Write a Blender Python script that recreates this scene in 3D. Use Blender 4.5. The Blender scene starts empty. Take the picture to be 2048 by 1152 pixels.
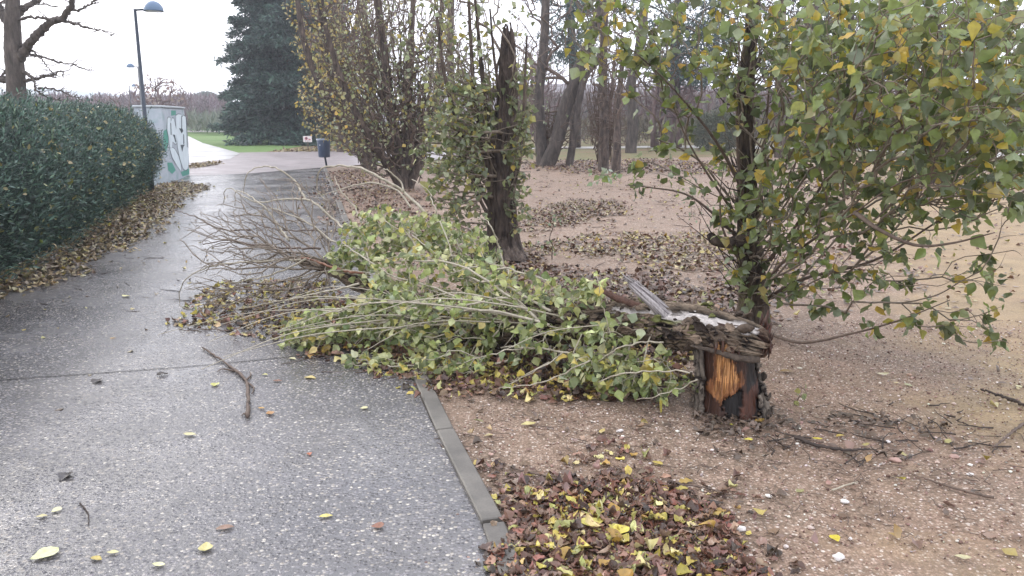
import bpy, math, random
import numpy as np
from mathutils import Vector, noise

rng = np.random.default_rng(11)
random.seed(5)
PI = math.pi
SC = bpy.context.scene
COL = SC.collection

# ------------------------------------------------------------------ camera, sky, sun, exposure
CAM_H, FPX, PITCH = 1.6, 1607.0, math.radians(12.0)
cam_d = bpy.data.cameras.new('camera')
cam = bpy.data.objects.new('camera', cam_d); COL.objects.link(cam)
cam.location = (0, 0, CAM_H); cam.rotation_euler = (PI / 2 - PITCH, 0, 0)
cam_d.sensor_width = 36.0; cam_d.lens = 36.0 * FPX / 2048.0
cam_d.clip_start = 0.05; cam_d.clip_end = 2000
SC.camera = cam

W = bpy.data.worlds.new('World'); SC.world = W; W.use_nodes = True
wn = W.node_tree; wn.nodes.clear()
sky = wn.nodes.new('ShaderNodeTexSky'); sky.sky_type = 'NISHITA'; sky.sun_disc = False
sky.sun_elevation = math.radians(24); sky.sun_rotation = math.radians(-50); sky.dust_density = 4; sky.ozone_density = 1
mixw = wn.nodes.new('ShaderNodeMixRGB'); mixw.inputs[0].default_value = 0.86
mixw.inputs[2].default_value = (10.6, 10.9, 12.0, 1)       # even cloud deck laid over the clear sky
wn.links.new(sky.outputs[0], mixw.inputs[1])
bg = wn.nodes.new('ShaderNodeBackground'); bg.inputs[1].default_value = 0.15
wn.links.new(mixw.outputs[0], bg.inputs[0])
wo = wn.nodes.new('ShaderNodeOutputWorld'); wn.links.new(bg.outputs[0], wo.inputs[0])

sd = bpy.data.lights.new('sun', 'SUN'); sun = bpy.data.objects.new('sun', sd); COL.objects.link(sun)
sd.energy = 0.9; sd.angle = math.radians(25); sd.color = (1, 0.97, 0.92)
_sd = Vector((math.sin(math.radians(-50)) * math.cos(math.radians(24)), math.cos(math.radians(-50)) * math.cos(math.radians(24)), math.sin(math.radians(24))))
sun.rotation_euler = _sd.to_track_quat('Z', 'Y').to_euler()
SC.view_settings.view_transform = 'Standard'; SC.view_settings.look = 'None'
SC.view_settings.exposure = 0.62; SC.view_settings.gamma = 1

# ------------------------------------------------------------------ measuring helpers
def _dir(px, py):
    x = (px - 1024) / FPX; v = (576 - py) / FPX
    return np.array([x, math.cos(PITCH) + v * math.sin(PITCH), -math.sin(PITCH) + v * math.cos(PITCH)])
def G(px, py, z=0.0):
    d = _dir(px, py); t = (z - CAM_H) / d[2]
    return np.array([0, 0, CAM_H]) + d * t
def V(px, py, Y):
    d = _dir(px, py); t = Y / d[1]
    return np.array([0, 0, CAM_H]) + d * t
def srgb(h):
    h = h.lstrip('#'); c = [int(h[i:i + 2], 16) / 255 for i in (0, 2, 4)]
    return tuple(((v + .055) / 1.055) ** 2.4 if v > .04045 else v / 12.92 for v in c)
def pal(*hs): return np.array([srgb(h) for h in hs])

# ------------------------------------------------------------------ objects
def tag(o, label=None, cat=None, group=None, kind=None):
    if label: o['label'] = label
    if cat: o['category'] = cat
    if group: o['group'] = group
    if kind: o['kind'] = kind
    return o
def empty(name, loc, label, cat, group=None):
    o = bpy.data.objects.new(name, None); COL.objects.link(o); o.location = tuple(loc)
    o.empty_display_size = .2
    return tag(o, label, cat, group)
def mk(name, verts, faces, mats, parent=None, colors=None, smooth=False, fmat=None):
    me = bpy.data.meshes.new(name)
    verts = np.asarray(verts, dtype=np.float32)
    if parent is not None:
        rt_ = parent.parent if parent.parent is not None else parent; verts = verts - np.array(rt_.location, dtype=np.float32)
    if isinstance(faces, np.ndarray):
        nf, k = faces.shape
        me.vertices.add(len(verts)); me.vertices.foreach_set('co', verts.ravel())
        me.loops.add(nf * k); me.loops.foreach_set('vertex_index', faces.astype(np.int32).ravel())
        me.polygons.add(nf); me.polygons.foreach_set('loop_start', np.arange(0, nf * k, k, dtype=np.int32))
        me.polygons.foreach_set('loop_total', np.full(nf, k, dtype=np.int32))
    else:
        me.from_pydata([tuple(v) for v in verts], [], faces)
    for m in (mats if isinstance(mats, (list, tuple)) else [mats]): me.materials.append(m)
    if fmat is not None: me.polygons.foreach_set('material_index', np.asarray(fmat, dtype=np.int32))
    me.update(calc_edges=True)
    if smooth: me.polygons.foreach_set('use_smooth', np.ones(len(me.polygons), dtype=bool))
    if colors is not None:
        ca = me.color_attributes.new('Col', 'FLOAT_COLOR', 'POINT')
        c4 = np.ones((len(verts), 4), dtype=np.float32); c4[:, :3] = colors
        ca.data.foreach_set('color', c4.ravel())
    o = bpy.data.objects.new(name, me); COL.objects.link(o)
    if parent is not None: o.parent = parent
    return o
def merge(parts):
    vs, fs, cs, n = [], [], [], 0
    for p in parts:
        vs.append(p[0]); fs.append(p[1] + n); n += len(p[0])
        if len(p) > 2: cs.append(p[2])
    return (np.concatenate(vs), np.concatenate(fs)) + ((np.concatenate(cs),) if cs else ())

# ------------------------------------------------------------------ materials
class MT:
    def __init__(s, name):
        s.m = bpy.data.materials.new(name); s.m.use_nodes = True; s.t = s.m.node_tree; s.t.nodes.clear()
        s.out = s.n('ShaderNodeOutputMaterial'); s.p = s.n('ShaderNodeBsdfPrincipled'); s.l(s.p.outputs[0], s.out.inputs[0])
    def n(s, ty, **k):
        x = s.t.nodes.new(ty)
        for a, b in k.items(): setattr(x, a, b)
        return x
    def l(s, a, b): s.t.links.new(a, b)
    def obj(s, scale=(1, 1, 1)):
        tc = s.n('ShaderNodeTexCoord'); mp = s.n('ShaderNodeMapping'); mp.inputs['Scale'].default_value = scale
        s.l(tc.outputs['Object'], mp.inputs[0]); return mp.outputs[0]
    def noise(s, co, sc, det=4, rough=.55):
        x = s.n('ShaderNodeTexNoise'); x.inputs['Scale'].default_value = sc; x.inputs['Detail'].default_value = det
        x.inputs['Roughness'].default_value = rough; s.l(co, x.inputs['Vector']); return x.outputs['Fac']
    def ramp(s, fac, stops, mode='LINEAR'):
        r = s.n('ShaderNodeValToRGB'); r.color_ramp.interpolation = mode
        e = r.color_ramp.elements
        while len(e) < len(stops): e.new(.5)
        for i, (p, c) in enumerate(stops):
            e[i].position = p; e[i].color = (c, c, c, 1) if isinstance(c, (int, float)) else tuple(c) + (1,)
        s.l(fac, r.inputs[0]); return r.outputs[0]
    def mix(s, f, a, b, mode='MIX'):
        x = s.n('ShaderNodeMixRGB', blend_type=mode)
        for i, v in ((0, f), (1, a), (2, b)):
            if isinstance(v, (int, float)): x.inputs[i].default_value = v if i == 0 else (v, v, v, 1)
            elif isinstance(v, tuple): x.inputs[i].default_value = v + (1,)
            else: s.l(v, x.inputs[i])
        return x.outputs[0]
    def math(s, op, a, b=0.0, c=None):
        x = s.n('ShaderNodeMath', operation=op)
        for i, v in enumerate((a, b) if c is None else (a, b, c)):
            if isinstance(v, (int, float)): x.inputs[i].default_value = v
            else: s.l(v, x.inputs[i])
        return x.outputs[0]
    def bump(s, h, dist, strength=1.0, prev=None):
        b = s.n('ShaderNodeBump'); b.inputs['Distance'].default_value = dist; b.inputs['Strength'].default_value = strength
        s.l(h, b.inputs['Height'])
        if prev is not None: s.l(prev, b.inputs['Normal'])
        s.l(b.outputs[0], s.p.inputs['Normal']); return b.outputs[0]
    def set(s, **k):
        for a, b in k.items():
            i = s.p.inputs[a.replace('_', ' ')]
            if isinstance(b, (int, float)): i.default_value = b
            elif isinstance(b, tuple): i.default_value = b + (1,)
            else: s.l(b, i)
        return s

def leaf_material(name, trans=.3, rough=.45, back=(.30, .34, .26), backf=.45, spec=.5):
    s = MT(name)
    at = s.n('ShaderNodeAttribute'); at.attribute_name = 'Col'
    co = s.obj(); nz = s.noise(co, 45, 3)
    c = s.mix(s.ramp(nz, [(.35, 0.0), (.7, .35)]), at.outputs['Color'], (.10, .075, .035))
    ge = s.n('ShaderNodeNewGeometry')
    f = s.math('MULTIPLY', ge.outputs['Backfacing'], backf)
    c2 = s.mix(f, c, back)
    s.set(Base_Color=c2, Roughness=rough, Specular_IOR_Level=spec)
    if trans > 0:
        tr = s.n('ShaderNodeBsdfTranslucent'); s.l(c, tr.inputs[0])
        mx = s.n('ShaderNodeMixShader'); mx.inputs[0].default_value = trans
        s.l(s.p.outputs[0], mx.inputs[1]); s.l(tr.outputs[0], mx.inputs[2]); s.l(mx.outputs[0], s.out.inputs[0])
    return s.m
def attr_material(name, rough=.8, bump=.0, scale=60, spec=.3, stretch=(1, 1, 1), wear=.0):
    s = MT(name); at = s.n('ShaderNodeAttribute'); at.attribute_name = 'Col'
    nz = s.noise(s.obj(stretch), scale, 6, .65)
    c = s.mix(1.0, at.outputs['Color'], s.ramp(nz, [(.3, .62), (.7, 1.3)]), 'MULTIPLY')
    s.set(Base_Color=c, Roughness=rough, Specular_IOR_Level=spec)
    if bump: s.bump(nz, bump)
    return s.m
def plain(name, col, rough=.6, metal=0.0, bump=0.0, scale=30, var=.25, spec=.4):
    s = MT(name); nz = s.noise(s.obj(), scale, 5, .6)
    c = s.mix(1.0, tuple(col), s.ramp(nz, [(.3, 1 - var), (.7, 1 + var)]), 'MULTIPLY')
    s.set(Base_Color=c, Roughness=rough, Metallic=metal, Specular_IOR_Level=spec)
    if bump: s.bump(nz, bump)
    return s.m
def bark_material(name, dark, light, scale=18, bump=.012, lichen=None):
    s = MT(name); co = s.obj((1, 1, .28))
    n1 = s.noise(co, scale, 8, .7)
    c = s.ramp(n1, [(.36, tuple(dark)), (.55, tuple(np.array(dark) * .5 + np.array(light) * .5)), (.7, tuple(light))])
    if lichen is not None:
        n2 = s.noise(s.obj(), 7, 6, .7)
        c = s.mix(s.ramp(n2, [(.54, 0.0), (.66, .7)]), c, tuple(lichen))
    s.set(Base_Color=c, Roughness=.85, Specular_IOR_Level=.25)
    s.bump(n1, bump); return s.m

M = {}
M['leaf'] = leaf_material('poplar_leaf', .38, .42)
M['leaf_pale'] = leaf_material('fallen_tree_leaf', .25, .4, back=(.5, .54, .40), backf=.45)
M['litter'] = leaf_material('dead_leaf', .06, .38, back=(.22, .17, .13), backf=.35, spec=.5)
M['hedge'] = leaf_material('hedge_leaf', .12, .5, back=(.06, .1, .07), backf=.3)
M['needle'] = leaf_material('needles', .08, .55, back=(.05, .09, .08), backf=.3)
M['bark_dark'] = bark_material('dark_bark', srgb('#2b2422'), srgb('#72645a'), 16, .012)
M['bark_mossy'] = bark_material('mossy_bark', srgb('#2a2320'), srgb('#685a4c'), 20, .012, srgb('#535a2c'))
M['bark_grey'] = bark_material('grey_bark', srgb('#38332f'), srgb('#6a605a'), 9, .02)
M['twig_pale'] = plain('pale_twig_bark', srgb('#a39a88'), .6, scale=40, var=.3)
M['twig_brown'] = plain('brown_twig_bark', srgb('#5e4f45'), .7, scale=30, var=.35)
M['twig_mid'] = plain('greyish_twig_bark', srgb('#75695c'), .65, scale=30, var=.4)
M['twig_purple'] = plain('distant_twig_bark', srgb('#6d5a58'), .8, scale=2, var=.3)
M['twig_dark'] = plain('dark_twig_bark', srgb('#3c322c'), .7, scale=30, var=.35)
M['torn'] = attr_material('torn_wood', .55, .004, 90, .35, (1, 1, .12))
M['logbark'] = attr_material('fallen_log_bark', .8, .012, 60, .3)

# path: wet exposed aggregate
def aggregate(name, base, tint_a, tint_b, wet=1.0, scale=60):
    s = MT(name); co = s.obj()
    wob = s.n('ShaderNodeTexNoise'); wob.inputs['Scale'].default_value = 30; s.l(co, wob.inputs['Vector'])
    wv = s.n('ShaderNodeVectorMath', operation='MULTIPLY_ADD'); s.l(wob.outputs['Color'], wv.inputs[0]); wv.inputs[1].default_value = (.012,) * 3; s.l(co, wv.inputs[2])
    v = s.n('ShaderNodeTexVoronoi'); v.inputs['Scale'].default_value = scale; v.inputs['Randomness'].default_value = 1; s.l(wv.outputs[0], v.inputs['Vector'])
    v2 = s.n('ShaderNodeTexVoronoi'); v2.inputs['Scale'].default_value = scale * 2.1; s.l(wv.outputs[0], v2.inputs['Vector'])
    sep = s.n('ShaderNodeSeparateColor'); s.l(v.outputs['Color'], sep.inputs[0])
    peb = s.ramp(sep.outputs[0], [(0, srgb('#4c4a4e')), (.22, srgb('#625f62')), (.45, srgb('#777376')), (.68, srgb('#8b8684')), (.86, srgb('#a39a90')), (.965, srgb('#c6beb1'))], 'CONSTANT')
    core = s.ramp(v.outputs['Distance'], [(.32, 1.0), (.6, 0.0)])
    lg = s.noise(co, .7, 5, .6)
    mat_ = s.mix(s.ramp(lg, [(.4, 0.0), (.6, 1.0)]), tint_a, tint_b)
    c = s.mix(core, mat_, peb)
    blot = s.noise(co, 1.7, 9, .72)
    c = s.mix(1.0, c, s.ramp(blot, [(.3, .66), (.5, .98), (.72, 1.22)]), 'MULTIPLY')
    stn = s.noise(s.obj((1, .35, 1)), 2.2, 8, .75); c = s.mix(s.ramp(stn, [(.54, 0.0), (.74, .3)]), c, srgb('#3d3a38')); c = s.mix(base[1], c, base[0])
    wetn = s.noise(co, .9, 5, .62)
    r = s.ramp(wetn, [(.40, .15 if wet > .5 else .4), (.62, .33 if wet > .5 else .6)])
    s.set(Base_Color=c, Roughness=r, Specular_IOR_Level=.7)
    h = s.math('ADD', s.math('MULTIPLY', s.ramp(v.outputs['Distance'], [(.0, 1.0), (.55, .0)], 'EASE'), 1.0), s.math('MULTIPLY', s.ramp(v2.outputs['Distance'], [(0, 1.0), (.5, 0.0)]), .35))
    h = s.math('MULTIPLY', h, s.ramp(wetn, [(.40, .45), (.56, 1.0)])); b1 = s.bump(h, .0042, .85)
    return s
M['path'] = aggregate('wet_aggregate', (srgb('#8a8585'), .06), srgb('#4b494b'), srgb('#5c5855')).m
M['plaza'] = aggregate('reddish_aggregate', (srgb('#968c8c'), .5), srgb('#6c6363'), srgb('#7c7170'), wet=0).m
M['slabs'] = plain('pale_concrete', srgb('#aaa8a6'), .35, scale=3, var=.15)
M['farpath'] = plain('far_path_concrete', srgb('#b5b1ac'), .6, scale=2, var=.1)

def gravel_mat():
    s = MT('gravel'); co = s.obj()
    v = s.n('ShaderNodeTexVoronoi'); v.inputs['Scale'].default_value = 85; s.l(co, v.inputs['Vector'])
    v3 = s.n('ShaderNodeTexVoronoi'); v3.inputs['Scale'].default_value = 38; s.l(co, v3.inputs['Vector'])
    sep = s.n('ShaderNodeSeparateColor'); s.l(v.outputs['Color'], sep.inputs[0])
    sep3 = s.n('ShaderNodeSeparateColor'); s.l(v3.outputs['Color'], sep3.inputs[0])
    peb = s.ramp(sep.outputs[0], [(0, srgb('#54413b')), (.2, srgb('#735a50')), (.42, srgb('#8c7165')), (.62, srgb('#a2887b')), (.8, srgb('#b79f92')), (.93, srgb('#d9cbc1'))], 'CONSTANT')
    c = s.mix(s.ramp(v.outputs['Distance'], [(.3, 0.0), (.62, .75)]), peb, srgb('#4b3933'))
    big = s.math('MULTIPLY', s.ramp(sep3.outputs[1], [(.955, 0.0), (.96, 1.0)], 'CONSTANT'), s.ramp(v3.outputs['Distance'], [(.25, 1.0), (.34, 0.0)]))
    c = s.mix(big, c, srgb('#d8cec6'))
    # earth showing through, sandier away from the kerb
    e = s.noise(co, 1.1, 6, .65)
    sand = s.mix(s.ramp(s.noise(co, 60, 3), [(.3, 0.0), (.7, 1.0)]), srgb('#6e5a3f'), srgb('#a08a62'))
    sepx = s.n('ShaderNodeSeparateXYZ'); s.l(co, sepx.inputs[0])
    gx = s.math('SUBTRACT', s.math('MULTIPLY', sepx.outputs[0], .62), s.math('MULTIPLY', sepx.outputs[1], .22))
    fx = s.math('ADD', s.math('SUBTRACT', gx, .35), s.math('MULTIPLY', s.math('SUBTRACT', e, .5), 2.2))
    c = s.mix(s.ramp(fx, [(-.05, 0.0), (.6, .85)]), c, sand)
    red = s.noise(co, .8, 8, .7)
    c = s.mix(s.ramp(red, [(.45, 0.0), (.66, .32)]), c, srgb('#7d5848'))
    dk = s.noise(co, 2.7, 7, .7)
    c = s.mix(1.0, c, s.ramp(dk, [(.3, .72), (.62, 1.36)]), 'MULTIPLY')
    c = s.mix(.36, c, srgb('#998870'))
    s.set(Base_Color=c, Roughness=.72, Specular_IOR_Level=.3)
    h = s.math('ADD', s.ramp(v.outputs['Distance'], [(0, 1.0), (.6, 0.0)]), s.math('MULTIPLY', dk, 3.0))
    s.bump(h, .006, .9); return s.m
M['gravel'] = gravel_mat()
def grass_mat():
    s = MT('lawn'); co = s.obj()
    a = s.noise(co, .22, 5, .6); b = s.noise(co, 14, 4, .7)
    c = s.mix(s.ramp(a, [(.35, 0.0), (.65, 1.0)]), srgb('#5c7a3e'), srgb('#6f8550'))
    c = s.mix(s.ramp(b, [(.45, 0.0), (.75, .6)]), c, srgb('#4c5a38'))
    s.set(Base_Color=c, Roughness=.8, Specular_IOR_Level=.2); s.bump(b, .05); return s.m
M['lawn'] = grass_mat()
def dull_mat():
    s = MT('leafy_lawn'); co = s.obj()
    a = s.noise(co, .5, 5, .65); b = s.noise(co, 9, 5, .75)
    c = s.mix(s.ramp(a, [(.35, 0.0), (.65, 1.0)]), srgb('#6f7a50'), srgb('#85705a'))
    c = s.mix(s.ramp(b, [(.4, 0.0), (.7, .8)]), c, srgb('#6a5040'))
    s.set(Base_Color=c, Roughness=.85, Specular_IOR_Level=.2); s.bump(b, .04); return s.m
M['dull'] = dull_mat()
def kerb_mat():
    s = MT('kerb_concrete'); co = s.obj()
    a = s.noise(co, 5, 6, .65); b = s.noise(co, 120, 3)
    c = s.ramp(a, [(.3, srgb('#4f4b47')), (.6, srgb('#6d6861')), (.75, srgb('#7d776e'))])
    c = s.mix(s.ramp(b, [(.4, 0.0), (.7, .35)]), c, srgb('#4a4742'))
    s.set(Base_Color=c, Roughness=.5, Specular_IOR_Level=.4); s.bump(b, .0015); return s.m
M['kerb'] = kerb_mat()

# ------------------------------------------------------------------ geometry helpers
def poly_sheet(name, pts, z, m, **kw):
    pts = [(p[0], p[1], z) for p in pts]
    o = mk(name, pts, [list(range(len(pts)))], m)
    if o.data.polygons[0].normal.z < 0: o.data.flip_normals()
    return tag(o, kind='structure', **kw)
def smooth_path(pts, n):
    P = np.asarray(pts, float); m = len(P)
    if m == 2: return P[0] + (P[1] - P[0]) * np.linspace(0, 1, n)[:, None]
    Q = np.vstack([2 * P[0] - P[1], P, 2 * P[-1] - P[-2]])
    L = np.concatenate([[0], np.cumsum(np.linalg.norm(np.diff(P[:, :3], axis=0), axis=1))]); t = np.linspace(0, L[-1], n)
    out = []
    for x in t:
        i = min(max(np.searchsorted(L, x, 'right') - 1, 0), m - 2)
        u = (x - L[i]) / max(L[i + 1] - L[i], 1e-9)
        a, b, c, d = Q[i], Q[i + 1], Q[i + 2], Q[i + 3]
        out.append(.5 * (2 * b + (c - a) * u + (2 * a - 5 * b + 4 * c - d) * u * u + (3 * b - a - 3 * c + d) * u ** 3))
    return np.array(out)
def tube(P, R, sides=5, cap=True):
    P = np.asarray(P, float); n = len(P)
    T = np.gradient(P, axis=0); T /= np.linalg.norm(T, axis=1)[:, None] + 1e-12
    ref = np.array([0, 0, 1.0]) if abs(T[:, 2]).mean() < .8 else np.array([1.0, 0, 0])
    A = np.cross(T, ref); A /= np.linalg.norm(A, axis=1)[:, None] + 1e-12; B = np.cross(T, A)
    an = np.arange(sides) * 2 * PI / sides
    R = np.broadcast_to(np.asarray(R, float), (n,))
    v = P[:, None] + R[:, None, None] * (np.cos(an)[None, :, None] * A[:, None] + np.sin(an)[None, :, None] * B[:, None])
    v = v.reshape(-1, 3)
    i = np.arange(n - 1)[:, None] * sides; j = np.arange(sides)[None]; k = (j + 1) % sides
    f = np.stack([i + j, i + k, i + sides + k, i + sides + j], -1).reshape(-1, 4)
    if cap:      # close the ends with degenerate-free fans to the centre point
        v = np.vstack([v, P[0], P[-1]]); c0, c1 = len(v) - 2, len(v) - 1; jj = np.arange(0, sides - 1, 2)
        e = (n - 1) * sides
        f0 = np.stack([np.full(len(jj), c0), (jj + 2) % sides, jj + 1, jj], -1)
        f1 = np.stack([np.full(len(jj), c1), e + jj, e + jj + 1, e + (jj + 2) % sides], -1)
        f = np.vstack([f, f0, f1])
    return v, f
def tubes(list_PR, side_fn=None):
    out = []
    for P, R in list_PR:
        r = np.max(R); s = side_fn(r) if side_fn else (4 if r < .006 else 6 if r < .03 else 10)
        out.append(tube(P, R, s, cap=r > .01))
    return merge(out)

def bark_tube(pts, rad, sides, rings, amp, k=9, seed=0, gap=None, el=1.0, fine=.35, lf=3.2, plate=0):
    """thick trunk with ridged bark; returns verts, quads, (u,v) of each vertex"""
    P = smooth_path(np.column_stack([pts, rad]), rings); R = P[:, 3]; P = P[:, :3]; Rm = R.max()
    L = np.concatenate([[0], np.cumsum(np.linalg.norm(np.diff(P, axis=0), axis=1))])
    T = np.gradient(P, axis=0); T /= np.linalg.norm(T, axis=1)[:, None]
    ref = np.array([0, -1.0, 0]) if abs(T[:, 1]).mean() < .8 else np.array([1.0, 0, 0])
    B = np.cross(T, ref); B /= np.linalg.norm(B, axis=1)[:, None]; A = np.cross(B, T)
    vs = []; uv = []
    for i in range(rings):
        for j in range(sides):
            a = 2 * PI * j / sides; ca, sa = math.cos(a), math.sin(a)
            q = Vector((ca * k * Rm * 3, sa * k * Rm * 3, L[i] * lf + seed * 7.3))
            w = noise.noise(q * .5) * .8
            n1 = 1 - abs(noise.noise(Vector((q.x * 1.6 + w, q.y * 1.6 + w, q.z + seed)))) * 2
            if plate: n1 = -1 + 2 * min(1.0, abs(noise.noise(Vector((q.x * 1.6 + w, q.y * 1.6 + w, q.z + seed)))) * plate)
            n2 = .6 - 2 * abs(noise.noise(Vector((q.x * 3.1, q.y * 3.1, q.z * 2.6))))
            lump = noise.noise(Vector((ca, sa, L[i] * 1.3 + seed * 3)))
            r = R[i] * (1 + .14 * lump) + amp * (n1 * .9 + n2 * fine)
            vs.append(P[i] + r * (ca * A[i] + sa * B[i] * el)); uv.append((a, L[i], n1, n2))
    i = np.arange(rings - 1)[:, None] * sides; j = np.arange(sides)[None]; kk = (j + 1) % sides
    f = np.stack([i + j, i + kk, i + sides + kk, i + sides + j], -1).reshape(-1, 4)
    bark_tube.C = np.repeat(P, sides, axis=0); bark_tube.R = np.repeat(R, sides)
    return np.array(vs), f, np.array(uv)

LEAF_V = np.array([(0, 0, 0), (-.40, .24, .09), (-.36, .50, .07), (0, 1.0, -.06), (.36, .50, .07), (.40, .24, .09), (0, .42, 0)])
LEAF_F = np.array([(6, 0, 1), (6, 1, 2), (6, 2, 3), (6, 3, 4), (6, 4, 5), (6, 5, 0)])
OVAL_V = np.array([(0, 0, 0), (-.26, .3, .06), (-.24, .68, .05), (0, 1.0, -.04), (.24, .68, .05), (.26, .3, .06), (0, .5, 0)])
def blade(wf, fold, droop, rows=6, cols=5):
    vs = []
    for i in range(rows + 1):
        t = i / rows; w = wf(t)
        for j in range(cols): u = -1 + 2 * j / (cols - 1); vs.append((u * w, t - (.05 * abs(u) if t < .15 else 0), fold * abs(u) * w * (1 if abs(u) > .9 else .8) - droop * t * t + .02 * math.sin(t * 9 + u * 3)))
    i, j = np.meshgrid(np.arange(rows), np.arange(cols - 1), indexing='ij'); a = (i * cols + j).ravel()
    return np.array(vs), np.stack([a, a + 1, a + cols + 1, a + cols], -1)
LEAF_H, LEAF_HF = blade(lambda t: .03 + .45 * ((t / .3) ** .55 if t < .3 else ((1 - t) / .7) ** .9), .22, .10)
OVAL_H, OVAL_HF = blade(lambda t: .02 + .27 * math.sin(PI * t) ** .75, .25, .10)
SPRIG_V = np.array([(0, 0, 0), (-.16, .45, .04), (0, 1.0, 0), (.16, .45, .04)]); SPRIG_F = np.array([(0, 2, 1), (0, 3, 2)])
def unit(a): return a / (np.linalg.norm(a, axis=-1, keepdims=True) + 1e-12)
def leaves(P, U, Nn, size, cols, tv=LEAF_V, tf=LEAF_F, curl=0.0):
    n = len(P); U = unit(U); X = unit(np.cross(U, Nn)); Z = np.cross(X, U)
    t = np.broadcast_to(tv, (n,) + tv.shape).copy()
    size = np.broadcast_to(size, (n,))
    if curl > 0:
        cv = rng.normal(0, curl, n)[:, None]; cw = rng.normal(0, curl, n)[:, None]
        t[:, :, 2] += cv * (t[:, :, 1] - .5) ** 2 * 3 + cw * t[:, :, 0] ** 2 * 5 + rng.normal(0, curl * .25, t.shape[:2])
        t[:, :, 0] *= rng.uniform(.7, 1.15, n)[:, None]
    v = P[:, None] + size[:, None, None] * (t[..., :1] * X[:, None] + t[..., 1:2] * U[:, None] + t[..., 2:] * Z[:, None])
    k = tv.shape[0]
    f = (tf[None] + (np.arange(n) * k)[:, None, None]).reshape(-1, tf.shape[1])
    c = np.repeat(cols, k, axis=0)
    return v.reshape(-1, 3), f, c
def pick(palette, n, w=None, jit=.12):
    w = None if w is None else np.array(w) / np.sum(w)
    c = palette[rng.choice(len(palette), n, p=w)]
    return c * np.exp(rng.normal(0, jit, (n, 1))) * np.exp(rng.normal(0, jit * .3, (n, 3)))

def grow(roots, targets, wlen=.25, down=2.0, seg=.25, jit=.03, bend=.4):
    """connect every target to the nearest suitable point of the growing tree"""
    roots = np.asarray(roots, float); nr = len(roots); cap = nr + len(targets) * 14 + 10
    P = np.zeros((cap, 3)); P[:nr] = roots; par = np.full(cap, -1); par[1:nr] = np.arange(nr - 1)
    L = np.zeros(cap); L[1:nr] = np.cumsum(np.linalg.norm(np.diff(roots, axis=0), axis=1)); n = nr
    order = np.argsort(np.linalg.norm(targets - roots[nr // 2], axis=1)); tips = []
    for T in targets[order]:
        d = np.linalg.norm(P[:n] - T, axis=1)
        c = d + wlen * L[:n] + down * np.maximum(0, P[:n, 2] - T[2] + .15 * d)
        i = int(np.argmin(c)); dist = d[i]
        if dist < .02 or n > cap - 16: continue
        pd = P[i] - P[par[i]] if par[i] >= 0 else np.array([0, 0, 1.0])
        pd = pd / (np.linalg.norm(pd) + 1e-9); td = (T - P[i]) / dist
        c1 = P[i] + (pd * .45 + td * .55 + rng.normal(0, .06, 3)) * dist * bend
        m = int(min(12, max(2, math.ceil(dist / seg)))); prev = i
        for q in range(1, m + 1):
            u = q / m; x = (1 - u) ** 2 * P[i] + 2 * u * (1 - u) * c1 + u * u * T
            if q < m: x = x + rng.normal(0, jit * min(dist, 1), 3)
            P[n] = x; par[n] = prev; L[n] = L[prev] + dist / m; prev = n; n += 1
        tips.append(prev)
    P = P[:n]; par = par[:n]; L = L[:n]
    cnt = np.zeros(n); cnt[tips] = 1
    for i in range(n - 1, -1, -1):
        if par[i] >= 0 and i >= nr: cnt[par[i]] += cnt[i]
    for i in range(nr - 1, 0, -1): cnt[i - 1] += cnt[i]
    return P, par, cnt, np.array(tips), nr
def skeleton_chains(P, par, cnt, nr, rt=.003, ex=.5, rmax=.5, skip_root=True):
    n = len(P); kids = [[] for _ in range(n)]
    for i in range(n):
        if par[i] >= 0: kids[par[i]].append(i)
    r = np.minimum(rt * np.maximum(cnt, 1) ** ex, rmax)
    starts = [(-1, 0)]; out = []
    while starts:
        p, i = starts.pop(); ch = [p] if p >= 0 else []; ch.append(i)
        while kids[i]:
            ks = sorted(kids[i], key=lambda k: -cnt[k])
            if i < nr:
                rk = [k for k in ks if k < nr]
                if rk: ks = rk + [k for k in ks if k >= nr]
            for k in ks[1:]: starts.append((i, k))
            i = ks[0]; ch.append(i)
        rr = r[ch].copy()
        if p >= 0: rr[0] = rr[1]
        rr[-1] *= .5
        rootchain = p < 0
        if not (rootchain and skip_root): out.append((P[ch], rr))
        elif rootchain:
            out += [(P[ch][nr - 1:], rr[nr - 1:])] if len(ch) > nr + 1 else []
    return out
def leaf_sites(chains, per_m, rmax=.012, spread=.05, skip=.25, clump=False):
    """random sites along the thin shoots, with the direction of the shoot"""
    Ps, Ds = [], []
    for P, R in chains:
        d = np.diff(P, axis=0); ln = np.linalg.norm(d, axis=1); tot = ln.sum()
        if tot < 1e-4: continue
        k = rng.poisson(per_m * tot)
        if not k: continue
        cum = np.concatenate([[0], np.cumsum(ln)]); s = rng.uniform(skip * tot, tot, k)
        kc = max(1, k // 4); cen = rng.uniform(skip * tot, tot, kc); s = np.clip(cen[rng.integers(0, kc, k)] + rng.normal(0, .025, k), 0, tot * .999) if clump else s
        i = np.clip(np.searchsorted(cum, s, 'right') - 1, 0, len(ln) - 1)
        ok = R[i] < rmax; i = i[ok]; s = s[ok]
        u = ((s - cum[i]) / (ln[i] + 1e-9))[:, None]
        Ps.append(P[i] + d[i] * u); Ds.append(d[i] / (ln[i][:, None] + 1e-9))
    P = np.vstack(Ps); D = np.vstack(Ds)
    off = unit(rng.normal(size=P.shape)) * rng.uniform(.2, 1, (len(P), 1)) * spread
    return P + off, D, off
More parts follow.
